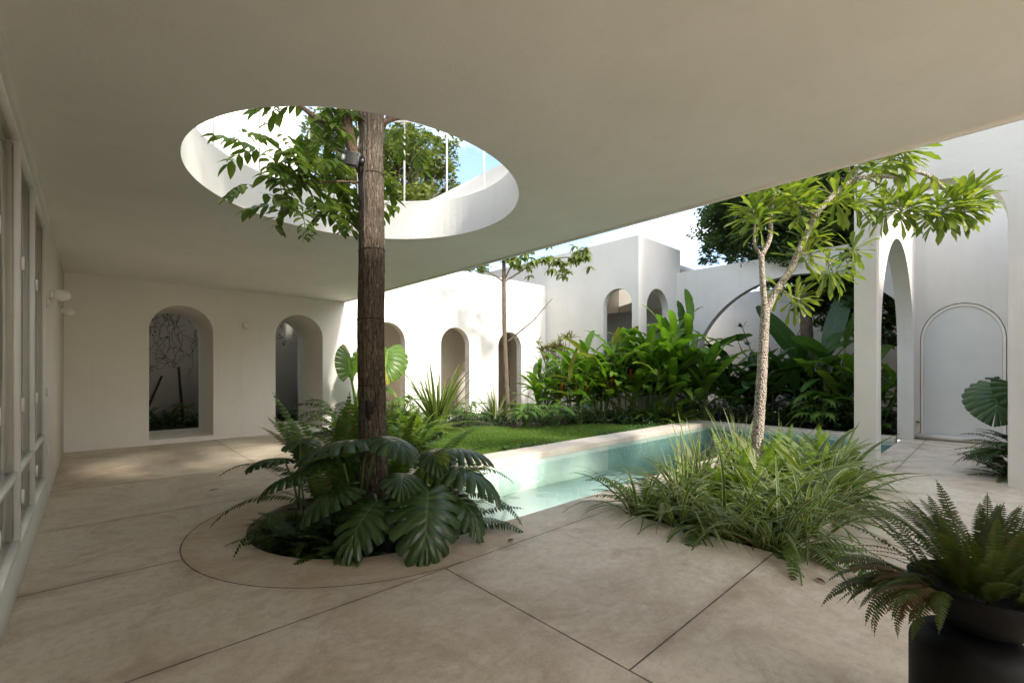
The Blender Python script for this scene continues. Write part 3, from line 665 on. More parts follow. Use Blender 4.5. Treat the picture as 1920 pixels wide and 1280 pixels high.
limbs = {'a': ([(1.76, 3.76, 2.95), (1.66, 3.78, 3.14), (1.60, 3.80, 3.45), (1.52, 3.82, 3.9), (1.3, 3.7, 4.6), (1.1, 3.5, 5.3)], .052, .025),
         'b': ([(1.63, 3.78, 3.32), (1.50, 3.82, 3.30), (1.34, 3.85, 3.36), (1.18, 3.88, 3.46), (.9, 3.95, 3.7), (.4, 4.1, 4.1)], .026, .010),
         'c': ([(1.72, 3.75, 2.88), (1.55, 3.80, 2.86), (1.35, 3.84, 2.80), (1.22, 3.9, 2.78)], .012, .006),
         'd': ([(1.84, 3.71, 3.40), (1.98, 3.64, 3.50), (2.2, 3.55, 3.58), (2.6, 3.4, 3.85), (3.0, 3.2, 4.3)], .03, .014),
         'e': ([(1.84, 3.73, 3.32), (1.95, 3.8, 3.46), (2.05, 3.9, 3.7), (2.3, 4.2, 4.3)], .02, .010),
         'f': ([(1.86, 3.78, 4.2), (1.8, 3.6, 4.8), (1.9, 3.5, 5.6)], .06, .02), 'g': ([(1.88, 3.80, 4.2), (2.3, 4.2, 4.8), (2.5, 4.4, 5.6)], .05, .02)}
for q, (pts, r0, r1) in limbs.items():
    m = MB(); tube(m, smooth_path(pts, 24), np.linspace(r0, r1, 24), 10, wob=.04, rng=rng); m.build('limb', M['limb'], tree)
m = MB(); tw = MB()
def spray(c, n, L=.34, hang=.5, sp=.12):
    for _ in range(n):
        p = np.array(c) + rng.normal(0, sp, 3)*(1, 1, .7)
        pinnate(m, p, rng.uniform(0, 2*PI), rng.uniform(-.7, .5), L*rng.uniform(.75, 1.15), rng, rng.randint(4, 7), .14, .056, rng.uniform(.5, 1.2), hang=hang)
for c, n, s in [((1.02, 4.0, 3.05), 4, .1), ((1.10, 4.0, 2.85), 5, .12), ((1.22, 3.95, 2.95), 8, .14), ((1.35, 3.9, 2.85), 9, .14), ((1.08, 4.05, 2.68), 3, .1), ((1.42, 3.85, 2.72), 5, .1), ((1.28, 3.85, 2.62), 3, .08),
             ((1.35, 3.92, 3.35), 5, .12), ((1.45, 3.95, 3.5), 6, .15), ((1.2, 4.0, 3.55), 5, .14), ((1.55, 4.0, 3.3), 4, .12),
             ((1.97, 3.85, 3.05), 2, .06), ((2.0, 3.8, 2.85), 2, .05), ((2.25, 3.6, 3.42), 3, .1), ((2.15, 3.7, 3.55), 2, .1)]: spray(c, n, sp=s)
for px, py, pz in [(1.24, 3.80, 2.55), (1.50, 3.72, 2.62), (1.42, 3.76, 2.58)]:
    pinnate(m, (px, py, pz), rng.uniform(3, 5), -.9, .30, rng, 5, .12, .05, .4)
m.build('leaves', M['pinnate'], tree)
m = MB()
for _ in range(230):
    q = rng.normal(0, 1, 3); q /= np.linalg.norm(q); q *= rng.rand()**.4*np.array((1.7, 1.9, 1.0))
    p = np.array((1.6, 3.3, 5.5)) + q
    for k in range(5): pinnate(m, p+rng.normal(0, .14, 3), rng.uniform(0, 2*PI), rng.uniform(-.6, .5), .38, rng, 5, .14, .06, .8)
m.build('crown', M['pinnate'], tree)
for z, dz in ((1.13, .004), (1.70, .004), (2.30, .012), (2.95, .014)):
    m = MB(); i = int(np.argmin(abs(P[:, 2]-z))); rr_ = .124-.03*tt[i]+.05*math.exp(-tt[i]*18)+.002
    tube(m, [(P[i][0]+rr_*math.cos(a), P[i][1]+rr_*math.sin(a), z+dz*math.cos(a+1)) for a in np.linspace(0, 2*PI, 41)], .0032, 6, cap=False); m.build('cable_band', M['cable'], trunk)
m = MB(); tube(m, smooth_path([(1.70, 3.66, 2.98), (1.69, 3.655, 2.85), (1.695, 3.65, 2.68), (1.69, 3.66, 2.55)], 14), .007, 6); m.build('cable', M['cable'], tree)
# flood light on the trunk
fl = empty('flood_light', (1.60, 3.70, 3.03), 'small grey finned flood light strapped to the tree trunk', 'flood light')
U = np.array((.72, -.66, -.18)); U /= np.linalg.norm(U); W_ = np.array((.12, -.14, .98)); W_ -= U*W_.dot(U); W_ /= np.linalg.norm(W_); N_ = np.cross(U, W_)
def obox(m, c, a, b, d_):
    V = [np.array(c)+sx*a*U+sz*b*W_+sy*d_*N_ for sz in (-1, 1) for sx, sy in ((-1, -1), (1, -1), (1, 1), (-1, 1))]
    m.add(V, [(0, 3, 2, 1), (4, 5, 6, 7), (0, 1, 5, 4), (1, 2, 6, 5), (2, 3, 7, 6), (3, 0, 4, 7)])
fc = np.array((1.60, 3.70, 3.03)); m = MB(); obox(m, fc, .072, .058, .018); hs = m.build('housing', M['grey_metal'], fl, False)
for k in range(10):
    m = MB(); s_ = 1 if N_.dot(-fc) > 0 else -1
    obox(m, fc+W_*(-.048+k*.0105)+N_*s_*.026+U*.012, .055, .0028, .010); m.build('fin', M['grey_metal'], hs, False)
m = MB(); obox(m, fc-U*.05+N_*s_*.026-W_*.005, .014, .022, .008); m.build('driver_box', M['white_metal'], fl, False)
m = MB(); obox(m, fc+U*.085, .03, .035, .012); m.build('bracket', M['black_metal'], fl, False)

# ================================================================== PLANTS
FWD = np.array((math.cos(rad(47)), math.sin(rad(47)), 0)); RT = np.array((math.sin(rad(47)), -math.cos(rad(47)), 0))
def az_of(right, away): v = RT*right + FWD*away; return math.atan2(v[1], v[0])
def plant(name, base, label, cat='plant', group=None): return empty(name, base, label, cat, group)
def petiole(m, a, b, r0=.012, r1=.006, bow=.15):
    a, b = np.array(a, float), np.array(b, float); mid = (a+b)/2 + np.array((0, 0, 1))*np.linalg.norm(b-a)*bow
    tube(m, smooth_path([a, mid, b], 12), np.linspace(r0, r1, 12), 7)

# ---------------- round planter: split-leaf plants (each leaf a part) and ferns
rng = np.random.RandomState(21)
def split_leaf_plant(base, leaves, label, mat='monstera'):
    t = plant('split_leaf_plant', base, label, 'plant', 'split-leaf plants in the round planter')
    for A, az, el, L, W, dr in leaves:
        m = MB(); big_leaf(m, A, az, el, L, W, 8, .26, dr, rng.uniform(-.25, .25), rng=rng, lob=.03, ns=6); lf = m.build('leaf', M[mat], t)
        m = MB(); petiole(m, np.array(base)+rng.uniform(-.06, .06, 3)*(1, 1, 0), A, .011, .007); m.build('stem', M['stem'], t)
split_leaf_plant((1.80, 3.05, -.14), [((1.76, 2.76, .40), az_of(.1, -1), -.55, .50, .56, .75), ((1.50, 3.02, .33), az_of(-.35, -1), -.35, .44, .46, .8),
    ((1.68, 2.98, .50), az_of(.2, -1), .1, .30, .34, .8), ((1.98, 2.98, .28), az_of(.7, -.8), -.3, .34, .36, .8)], 'split-leaf plant in the round planter with one big dark leaf facing the viewer')
split_leaf_plant((1.50, 3.45, -.14), [((1.58, 3.34, .72), az_of(-.95, -.55), .12, .48, .52, .75), ((1.66, 3.28, .74), az_of(.75, -.6), .05, .40, .44, .9), ((1.40, 3.40, .60), az_of(-1, .1), -.05, .40, .42, .7),
    ((1.36, 3.2, .42), az_of(-.9, -.5), -.2, .36, .4, .9)], 'split-leaf plant left of the big trunk with broad leaves held high')
split_leaf_plant((2.00, 3.25, -.14), [((2.06, 2.95, .50), az_of(1, -.25), -.05, .48, .48, 1.0), ((2.14, 3.02, .60), az_of(.9, .35), .1, .36, .38, .9), ((2.02, 2.86, .34), az_of(.85, -.6), -.35, .42, .42, .9),
    ((1.95, 3.0, .64), az_of(.3, -.9), .15, .32, .34, 1.1)], 'split-leaf plant right of the big trunk leaning over the pool')
split_leaf_plant((1.30, 4.05, -.14), [((1.22, 4.20, .50), az_of(-1, .15), .05, .34, .34, .8), ((1.30, 4.02, .38), az_of(-1, -.1), -.1, .38, .36, .9), ((1.36, 4.2, .62), az_of(-.4, .8), .2, .34, .36, .8)], 'split-leaf plant at the far left rim of the round planter')
t = plant('young_leaf', (1.86, 2.98, -.14), 'pale curled young leaf standing above the big dark leaf in the round planter', 'leaf')
m = MB(); big_leaf(m, (1.86, 2.92, .56), az_of(.2, -.2), 1.0, .24, .20, 6, .1, 1.9, .9, rng=rng); m.build('blade', M['young'], t)
m = MB(); petiole(m, (1.86, 2.98, -.14), (1.86, 2.92, .56), .009, .006, .02); m.build('stem', M['stem'], t)
FERNS = [  # base, n, length, elevation, droop, pinna, azimuth, material, label
 ((1.36, 3.72), 8, .62, (.55, 1.05), (1.2, 1.9), .075, (2.1, 3.6), 'fern_dark', 'sword fern reaching far left over the rim of the round planter'),
 ((1.36, 3.45), 9, .46, (.5, 1.0), (1.3, 2.0), .07, (2.9, 4.6), 'fern_dark', 'dark sword fern drooping over the front left rim of the round planter'),
 ((1.64, 3.12), 10, .36, (.4, 1.0), (1.3, 2.0), .06, (3.6, 5.4), 'fern_dark', 'low sword fern at the front rim of the round planter'),
 ((2.05, 3.05), 16, .62, (.4, 1.0), (1.2, 1.9), .075, (-1.5, .6), 'fern_dark', 'sword fern at the right rim of the round planter overhanging the pool'),
 ((2.00, 3.95), 30, 1.05, (.75, 1.5), (.5, 1.4), .085, (-.9, 2.2), 'fern', 'tall upright fern right behind the big trunk'),
 ((1.62, 4.15), 24, 1.15, (1.05, 1.5), (.3, 1.0), .085, (.2, 2.1), 'fern', 'tall bright fern behind the big trunk on its left'),
 ((2.12, 3.50), 16, .80, (.7, 1.3), (.9, 1.7), .08, (-.9, .9), 'fern', 'arching fern close to the right of the big trunk'),
 ((1.5, 3.72), 13, .58, (.7, 1.3), (.9, 1.7), .07, (1.5, 4.7), 'fern_dark', 'dark fern filling the middle left of the round planter'),
 ((1.22, 3.62), 15, .52, (.7, 1.3), (.9, 1.7), .06, (2.0, 4.6), 'fern_dark', 'bushy dark fern filling the front left corner of the round planter'),
 ((1.42, 3.25), 15, .48, (.7, 1.3), (.9, 1.7), .06, (2.6, 5.2), 'fern_dark', 'bushy dark fern just left of the big drooping split leaves'),
 ((1.80, 3.38), 14, .50, (.5, 1.2), (.9, 1.7), .06, (3.3, 6.0), 'fern_dark', 'short dark fern at the foot of the big trunk')]
for (bx, by), nf, L, el, dr, pl, az, mt, lb in FERNS:
    m = MB(); fern(m, (bx, by, -.14), int(nf*1.35), L*1.12, rng, el, dr, pl*1.3, 30, az, .08)
    top('fern', m, M[mt], lb, 'fern', 'ferns in the round planter', loc=(bx, by, -.14), smooth=True)
# the long arching fronds that stand out
for p, az, el, L, dr, mt, lb in [((1.42, 3.98, .15), az_of(-1, .05), .95, .95, 1.75, 'fern_dark', 'long arching frond reaching furthest left from the round planter'), ((1.38, 3.9, .1), az_of(-.9, -.5), .7, .80, 1.8, 'fern_dark', 'long frond just below the furthest left one, over the round planter rim'), ((1.35, 3.5, .1), az_of(-.75, -.8), .75, .75, 2.1, 'fern_dark', 'long frond hanging down over the front left planter rim onto the paving'),
    ((2.05, 3.15, .3), az_of(.95, .1), .75, .72, 1.75, 'fern', 'long frond curving right above the pool water'), ((2.1, 3.05, .2), az_of(.95, -.25), .5, .70, 1.7, 'fern_dark', 'long dark frond hanging low over the near pool edge'), ((2.05, 3.2, .3), az_of(.5, .7), 1.1, .75, 1.2, 'fern', 'long upright frond right of the big trunk')]:
    m = MB(); frond(m, p, az, el, L*1.1, dr, 36, .10, rng=rng); tube(m, [(p[0], p[1], -.14), p], [.004, .003], 5)
    top('fern_frond', m, M[mt], lb, 'fern', 'long fronds of the round planter', loc=(p[0], p[1], -.14), smooth=True)
m = MB()
for _ in range(40):
    a = rng.uniform(0, 2*PI); r_ = .9*rng.rand()**.5; scatter_leaves(m, (1.72+r_*math.cos(a)*.85, 3.73+r_*math.sin(a), .02), 26, .13, .075, rng, .6)
top('undergrowth', m, M['cover_dark'], 'dark low undergrowth covering the soil of the round planter', 'undergrowth', kind='stuff', smooth=True)

# ---------------- rectangular planter in front
rng = np.random.RandomState(33)
SPID = [((3.60, 2.18), 'at the pool corner of the front planter'), ((3.55, 1.78), 'on the near left edge of the front planter'), ((3.58, 1.40), 'at the middle of the near left edge of the front planter'),
 ((3.60, 1.08), 'at the nearest corner of the front planter'), ((3.95, 1.95), 'second behind the pool corner of the front planter'), ((3.98, 1.30), 'just behind the nearest corner of the front planter'),
 ((4.05, 1.02), 'spilling over the right edge near the front corner of the planter'), ((4.45, 1.02), 'spilling over the middle of the right planter edge'), ((4.95, 1.0), 'right of the pale forked trunk along the planter edge'),
 ((4.4, 1.5), 'in the middle of the front planter before the pale trunk'), ((5.5, 1.15), 'towards the pillar on the right planter edge'), ((6.1, 1.3), 'nearest the pillar on the right planter edge'), ((4.3, 2.15), 'along the pool edge of the front planter')]
for (x, y), lb in SPID:
    m = MB(); clump(m, (x, y, -.05), 46, .80, .034, rng, (.5, 1.4), (1.0, 2.2), 'grass', .12, .3, 9)
    top('striped_grass', m, M['spider'], 'white edged striped grass clump ' + lb, 'grass clump', 'striped grass clumps in the front planter', loc=(x, y, -.05), smooth=True)
m = MB(); clump(m, (4.7, 2.1, -.05), 34, .88, .034, rng, (1.0, 1.5), (.1, .6), 'sword', .16, .35, 7); top('upright_grass', m, M['stripe_up'], 'pale upright striped blades on the pool side left of the forked trunk', 'grass clump', 'upright striped grass', loc=(4.7, 2.1, -.05), smooth=True)
m = MB(); clump(m, (4.25, 2.05, -.05), 26, .80, .034, rng, (1.0, 1.5), (.1, .7), 'sword', .14, .35, 7); top('upright_grass', m, M['stripe_up'], 'pale upright striped blades furthest left above the pool', 'grass clump', 'upright striped grass', loc=(4.25, 2.05, -.05), smooth=True)
m = MB(); clump(m, (5.75, 2.1, -.05), 34, .88, .036, rng, (1.0, 1.5), (.1, .8), 'sword', .18, .35, 7); top('upright_grass', m, M['stripe_up'], 'pale upright striped blades just right of the forked trunk', 'grass clump', 'upright striped grass', loc=(5.75, 2.1, -.05), smooth=True)
m = MB(); clump(m, (6.6, 2.0, -.05), 28, .85, .034, rng, (.9, 1.5), (.3, 1.1), 'sword', .2, .35, 7); top('upright_grass', m, M['stripe_up'], 'pale upright striped blades beside the pillar behind the ferns', 'grass clump', 'upright striped grass', loc=(6.6, 2.0, -.05), smooth=True)
for (x, y), nb, lb in [((5.2, 1.25), 12, 'broad leaved striped plant in front of the forked trunk'), ((5.9, 1.35), 14, 'broad leaved striped plant between forked trunk and pillar'), ((6.3, 1.3), 14, 'broad leaved striped plant leaning out beside the pillar foot'), ((4.75, 1.45), 10, 'broad leaved striped plant left of the forked trunk')]:
    m = MB(); clump(m, (x, y, -.05), nb+4, .84, .105, rng, (.55, 1.35), (.3, 1.0), 'lance', .12, .3, 9); top('broad_leaf_plant', m, M['broad'], lb, 'plant', 'broad striped plants in the front planter', loc=(x, y, -.05), smooth=True)
for (x, y), nf, L, el, dr, mt, lb in [((4.1, 1.62), 22, .62, (.5, 1.3), (.8, 1.7), 'fern', 'mid green fern among the striped grass left of the forked trunk'), ((4.7, 1.75), 26, .68, (.7, 1.45), (.5, 1.3), 'fern_lime', 'yellow green fern left of the forked trunk foot'),
 ((5.3, 1.7), 26, .70, (.7, 1.45), (.5, 1.3), 'fern_lime', 'yellow green fern around the forked trunk foot'), ((5.9, 1.8), 24, .72, (.7, 1.45), (.5, 1.3), 'fern_lime', 'yellow green fern right of the forked trunk foot'),
 ((6.6, 1.5), 24, .66, (.6, 1.4), (.6, 1.4), 'fern_lime', 'yellow green fern nearest the pillar'), ((3.75, 2.10), 16, .62, (.3, 1.1), (.9, 1.7), 'fern', 'fern hanging over the pool from the front planter'), ((5.0, 1.15), 20, .60, (.4, 1.1), (1.0, 1.8), 'fern', 'fern along the right edge of the front planter'),
 ((3.65, 1.55), 7, .62, (.3, .7), (1.2, 1.8), 'fern', 'fern with fronds lying on the paving left of the front planter'), ((3.75, 1.08), 9, .66, (.35, .7), (1.1, 1.7), 'fern', 'fern with fronds lying on the paving at the near planter corner'), ((4.45, 1.95), 20, .55, (.6, 1.3), (.8, 1.5), 'fern_lime', 'small yellow green fern by the pool edge in the front planter')]:
    az = {3.65: (2.6, 4.2), 3.75: (3.4, 5.2)}.get(x) if nf < 10 else None
    m = MB(); fern(m, (x, y, -.05), nf, L*1.15, rng, el, dr, .085, 28, az, .1); top('fern', m, M[mt], lb, 'fern', 'ferns in the front planter', loc=(x, y, -.05), smooth=True)
m = MB()
for _ in range(110): scatter_leaves(m, (rng.uniform(3.5, 7.15), rng.uniform(1.05, 2.2), .06), 26, .16, .07, rng, .6)
top('undergrowth', m, M['cover_dark'], 'dark low undergrowth filling the front planter under the striped grass', 'undergrowth', kind='stuff', smooth=True)

# ---------------- pale forked tree (spoon-shaped leaves)
rng = np.random.RandomState(8)
FT = (5.22, 1.76, -.06)
ft = empty('forked_tree', FT, 'pale knobbly forked tree with spoon-shaped leaves, in the front planter', 'tree')
m = MB(); pts = [(5.18, 1.79, -.08), (5.22, 1.75, .5), (5.25, 1.72, 1.1), (5.27, 1.70, 1.65), (5.29, 1.69, 1.93)]
tube(m, smooth_path(pts, 40), np.linspace(.060, .043, 40), 18, wob=.05, rng=rng); m.build('trunk', M['palebark'], ft)
LM = [([(5.29, 1.69, 1.88), (5.27, 1.71, 2.15), (5.25, 1.72, 2.50)], .040, .036), ([(5.25, 1.72, 2.48), (5.33, 1.66, 2.68), (5.33, 1.65, 2.95), (5.36, 1.62, 3.2)], .034, .022), ([(5.25, 1.72, 2.48), (5.20, 1.77, 2.62), (5.20, 1.77, 2.85), (5.19, 1.78, 3.0)], .022, .014),
      ([(5.29, 1.69, 1.88), (5.38, 1.61, 2.12), (5.48, 1.51, 2.33), (5.57, 1.42, 2.62), (5.68, 1.32, 2.92), (5.84, 1.17, 3.17), (5.98, 1.04, 3.31)], .050, .030),
      ([(5.97, 1.05, 3.30), (6.15, .9, 3.35), (6.31, .74, 3.33), (6.45, .6, 3.38), (6.58, .48, 3.32), (6.74, .33, 3.12), (6.84, .24, 3.0)], .028, .020),
      ([(5.97, 1.05, 3.30), (6.02, 1.0, 3.45), (6.15, .88, 3.52), (6.3, .75, 3.56)], .022, .016), ([(6.05, .98, 3.33), (6.18, .85, 3.25), (6.30, .74, 3.08), (6.36, .68, 3.0)], .018, .012), ([(6.32, .72, 3.33), (6.36, .69, 3.2), (6.42, .62, 3.08)], .016, .012),
      ([(5.50, 1.50, 2.36), (5.52, 1.48, 2.45), (5.62, 1.38, 2.52)], .016, .010), ([(5.7, 1.3, 2.9), (5.62, 1.40, 2.98), (5.52, 1.5, 3.12)], .02, .014), ([(5.95, 1.06, 3.29), (5.93, 1.08, 3.42), (5.9, 1.1, 3.55)], .018, .012), ([(5.4, 1.6, 2.15), (5.5, 1.5, 2.05), (5.56, 1.44, 2.02)], .012, .008), ([(5.62, 1.38, 2.5), (5.8, 1.25, 2.45), (5.85, 1.2, 2.3)], .010, .008)]
for pts, r0, r1 in LM:
    m = MB(); tube(m, smooth_path(pts, 22), np.linspace(r0, r1, 22)*.78, 12, wob=.05, rng=rng); m.build('limb', M['palebark'], ft)
rt_ = lambda r, a, u: RT*r + FWD*a + np.array((0, 0, u))
ROS = [((5.36, 1.62, 3.18), (0, 0, 1), 34, .26), ((5.19, 1.78, 2.98), (-.3, 0, 1), 34, .27), ((5.2, 1.74, 2.82), (-.5, -.4, .5), 24, .24), ((5.52, 1.5, 3.12), (0, -.1, 1), 36, .28), ((5.60, 1.42, 2.98), (.2, -.4, .6), 26, .26),
       ((5.9, 1.10, 3.52), (-.2, -.1, 1), 34, .28), ((5.86, 1.16, 3.10), (.3, .2, .4), 32, .27), ((6.05, 1.0, 3.08), (.4, -.1, .2), 26, .26), ((6.3, .75, 3.56), (.6, -.1, .8), 38, .28), ((6.38, .68, 3.62), (1., 0, .5), 34, .28), ((6.12, .9, 3.5), (-.1, -.3, 1), 26, .25),
       ((6.36, .68, 3.0), (.1, -.3, .3), 38, .26), ((6.42, .62, 3.06), (.3, -.1, .6), 36, .26), ((6.2, .84, 3.02), (-.6, -.2, .2), 28, .24), ((6.66, .42, 3.02), (.3, 0, .4), 38, .27), ((6.84, .24, 3.0), (1., -.1, .5), 44, .28), ((6.86, .22, 3.12), (.8, 0, 1), 36, .27), ((6.66, .40, 2.9), (.1, 0, -.6), 26, .26),
       ((5.62, 1.38, 2.52), (.4, -.2, .6), 30, .24), ((5.85, 1.2, 2.3), (.5, 0, -.2), 28, .25), ((5.56, 1.44, 2.02), (.5, 0, .2), 26, .22), ((5.7, 1.34, 2.70), (.5, -.1, .3), 24, .22), ((5.42, 1.62, 2.14), (-.2, .5, .2), 14, .2), ((6.0, 1.05, 2.55), (.5, .5, .2), 24, .22)]
m = MB()
for p, (r_, a_, u_), nlv, L in ROS: rosette(m, p, rt_(r_, a_, u_), int(nlv*1.4), L*1.25, L*.235, rng)
m.build('leaves', M['plumeria'], ft)

# ---------------- bed along the back wall
rng = np.random.RandomState(44)
ear = plant('elephant_ear', (3.95, 8.75, -.03), 'huge sunlit elephant ear plant against the white back wall behind the trunk', 'plant')
for A, az, el, L, W, dr, rl in [((3.74, 8.68, 1.22), az_of(-.35, .35), 1.38, .50, .66, .25, .55), ((4.02, 8.85, 1.30), az_of(.1, .6), 1.25, .52, .80, .3, .0), ((4.42, 8.45, 1.70), az_of(.15, -1), -.85, .66, .92, .25, -.1), ((4.30, 8.55, .98), az_of(.9, -.2), -.1, .42, .36, .9, 0)]:
    m = MB(); big_leaf(m, A, az, el, L, W, 9, .05, dr, rl, wave=.018, lob=.04); m.build('leaf', M['ear'], ear)
    m = MB(); petiole(m, (3.95+rng.uniform(-.05, .05), 8.75, .0), A, .045, .016, .05); m.build('stem', M['ear'], ear)
# tall leaf blade whose face is seen edge on
BED = [((3.45, 8.0), 24, .85, (.7, 1.4), (.5, 1.3), 'fern', 'bright sword fern at the left end of the back bed'), ((3.35, 7.2), 22, .70, (.6, 1.4), (.6, 1.4), 'fern', 'sword fern at the paving edge of the back bed'), ((3.8, 8.1), 22, .75, (.7, 1.4), (.6, 1.4), 'fern_lime', 'lime fern below the elephant ear'),
 ((3.9, 6.9), 26, .62, (.6, 1.4), (.7, 1.5), 'fern', 'low fern at the left end of the lawn'), ((4.35, 7.3), 26, .66, (.6, 1.4), (.7, 1.5), 'fern_lime', 'lime fern on the left side of the lawn'), ((4.75, 7.75), 24, .62, (.6, 1.4), (.7, 1.5), 'fern', 'feathery fern left of the sword leaved plant'), ((3.75, 6.3), 20, .52, (.6, 1.3), (.8, 1.5), 'fern', 'small fern where the lawn meets the paving'), ((4.4, 8.3), 24, .7, (.7, 1.4), (.6, 1.4), 'fern', 'fern under the third arch of the back wall'),
 ((9.9, 5.7), 18, .75, (.5, 1.3), (.7, 1.4), 'fern', 'fern at the foot of the tall leaves by the far pool edge'), ((10.4, 5.3), 18, .80, (.5, 1.3), (.7, 1.4), 'fern', 'fern at the far corner of the pool'), ((9.5, 6.1), 18, .65, (.5, 1.3), (.8, 1.5), 'fern_dark', 'dark fern at the right end of the lawn'), ((11.6, 3.2), 18, .9, (.5, 1.2), (.7, 1.4), 'fern_dark', 'dark fern beyond the pool left of the pillar'), ((11.5, 2.3), 18, .9, (.5, 1.2), (.7, 1.4), 'fern_dark', 'dark fern beyond the pool behind the pillar'), ((11.6, 1.7), 14, .8, (.5, 1.2), (.7, 1.4), 'fern_dark', 'dark fern glimpsed through the slender side arch')]
for (x, y), nf, L, el, dr, mt, lb in BED:
    m = MB(); fern(m, (x, y, -.03), int(nf*1.2), L*1.35, rng, el, dr, .10, 26, None, .12); top('fern', m, M[mt], lb, 'fern', 'ferns in the garden beds', loc=(x, y, -.03), smooth=True)
m = MB()
for az, el, L in [(az_of(-1, -.1), .8, 1.1), (az_of(-.7, -.6), .6, .95), (az_of(-.9, .3), .95, 1.0), (az_of(.3, -.5), 1.0, .9), (az_of(-1, .1), .45, .8)]: frond(m, (3.62, 8.95, .35), az, el, L, 1.5, 22, .24, rng=rng, sweep=.5, gap=.5, hang=.5)
tube(m, [(3.62, 8.95, -.03), (3.62, 8.95, .4)], [.02, .012], 7); top('palm', m, M['fern_dark'], 'small feather palm in front of the white wall left of the trunk', 'palm', loc=(3.62, 8.95, -.03), smooth=True)
m = MB(); clump(m, (5.16, 7.76, .08), 40, 1.55, .12, rng, (.95, 1.52), (.05, .6), 'sword', .10, .35, 10); clump(m, (5.16, 7.76, .02), 12, 1.2, .09, rng, (.2, .8), (.3, 1.3), 'sword', .1, .3, 10)
top('sword_plant', m, M['furcraea'], 'large spiky sword leaved plant standing before the white wall', 'plant', 'sword leaved plants', loc=(5.16, 7.76, .0), smooth=True)
m = MB(); clump(m, (6.95, 8.0, .05), 22, .95, .075, rng, (.9, 1.5), (.1, .6), 'sword', .08, .35, 9); top('sword_plant', m, M['furcraea'], 'smaller spiky sword leaved plant beside the slim trunk', 'plant', 'sword leaved plants', loc=(6.95, 8.0, .0), smooth=True)
m = MB()
for x in np.linspace(4.6, 6.7, 9): clump(m, (x, 8.8+rng.uniform(-.3, .3), 0), 12, .95, .014, rng, (1.0, 1.5), (.1, .7), 'grass', .15, .2, 6)
top('reed_grass', m, M['cover_dark'], 'thin dark grassy stems along the foot of the white back wall', 'grass', kind='stuff', smooth=True)
def lobed(base, nlv, L, label, mt, rng, group=None, H=(.25, .55)):
    t = plant('lobed_leaf_plant', (*base, -.03), label, 'plant', group); m = MB(); st = MB()
    for i in range(nlv):
        a = 2.4*i + rng.uniform(-.3, .3); r_ = rng.uniform(.1, .38); A = np.array((base[0]+r_*math.cos(a), base[1]+r_*math.sin(a), rng.uniform(*H)))
        big_leaf(m, A, a, rng.uniform(-.3, .3), L*rng.uniform(.8, 1.15), L*.85, 6, .85, .9, rng.uniform(-.3, .3), ns=3, nj=6)
        petiole(st, (*base, -.03), A, .008, .005)
    m.build('leaves', M[mt], t); st.build('stems', M['stem'], t)
lobed((7.10, 7.15), 30, .34, 'bright lobed leaf plant at the foot of the slim trunk', 'phil', rng); lobed((7.6, 6.75), 24, .30, 'bright lobed leaf plant at the back of the lawn centre', 'phil', rng)
lobed((6.25, 8.1), 22, .28, 'darker lobed leaf plant between the two sword plants', 'cover', rng); lobed((4.35, 7.85), 22, .32, 'fresh lobed leaf plant left of the large sword plant', 'phil', rng, H=(.4, .8)); lobed((8.3, 6.6), 20, .28, 'dark lobed leaf plant right of the slim trunk', 'cover_dark', rng)
lobed((11.3, 2.55), 24, .42, 'lobed leaf plant at the pool edge left of the pillar', 'phil', rng, H=(.3, .8))
m = MB()
for _ in range(420):
    x, y = rng.uniform(3.3, 10.5), rng.uniform(5.2, 9.6)
    if in_poly(np.array([(x, y)]), LAWN)[0]: continue
    scatter_leaves(m, (x, y, rng.uniform(.03, .22)), 34, .2, .085, rng, .6)
top('undergrowth', m, M['cover_dark'], 'dark leafy undergrowth between the plants of the back bed', 'undergrowth', kind='stuff', smooth=True)
m = MB()
for _ in range(200): scatter_leaves(m, (rng.uniform(11.2, 13.5), rng.uniform(1.0, 6.2), rng.uniform(.05, .4)), 30, .26, .10, rng, .7)
top('undergrowth', m, M['cover_dark'], 'dark leafy undergrowth beyond the far end of the pool', 'undergrowth', kind='stuff', smooth=True)
m = MB()
for k in range(150):
    u = rng.rand(); x = 4.6+u*6.1; y = 5.17+abs(rng.normal(0, .05+.30*max(0, (x-8)/2.7)))
    if math.sin(x*2.7)+.5*math.sin(x*7) < -.1 and x < 8.5: continue
    scatter_leaves(m, (x, y, .04), 30, .12, .05, rng, .4)
top('ground_cover', m, M['cover'], 'small leaved creeping ground cover along the lawn side of the pool coping', 'ground cover', kind='stuff', smooth=True)

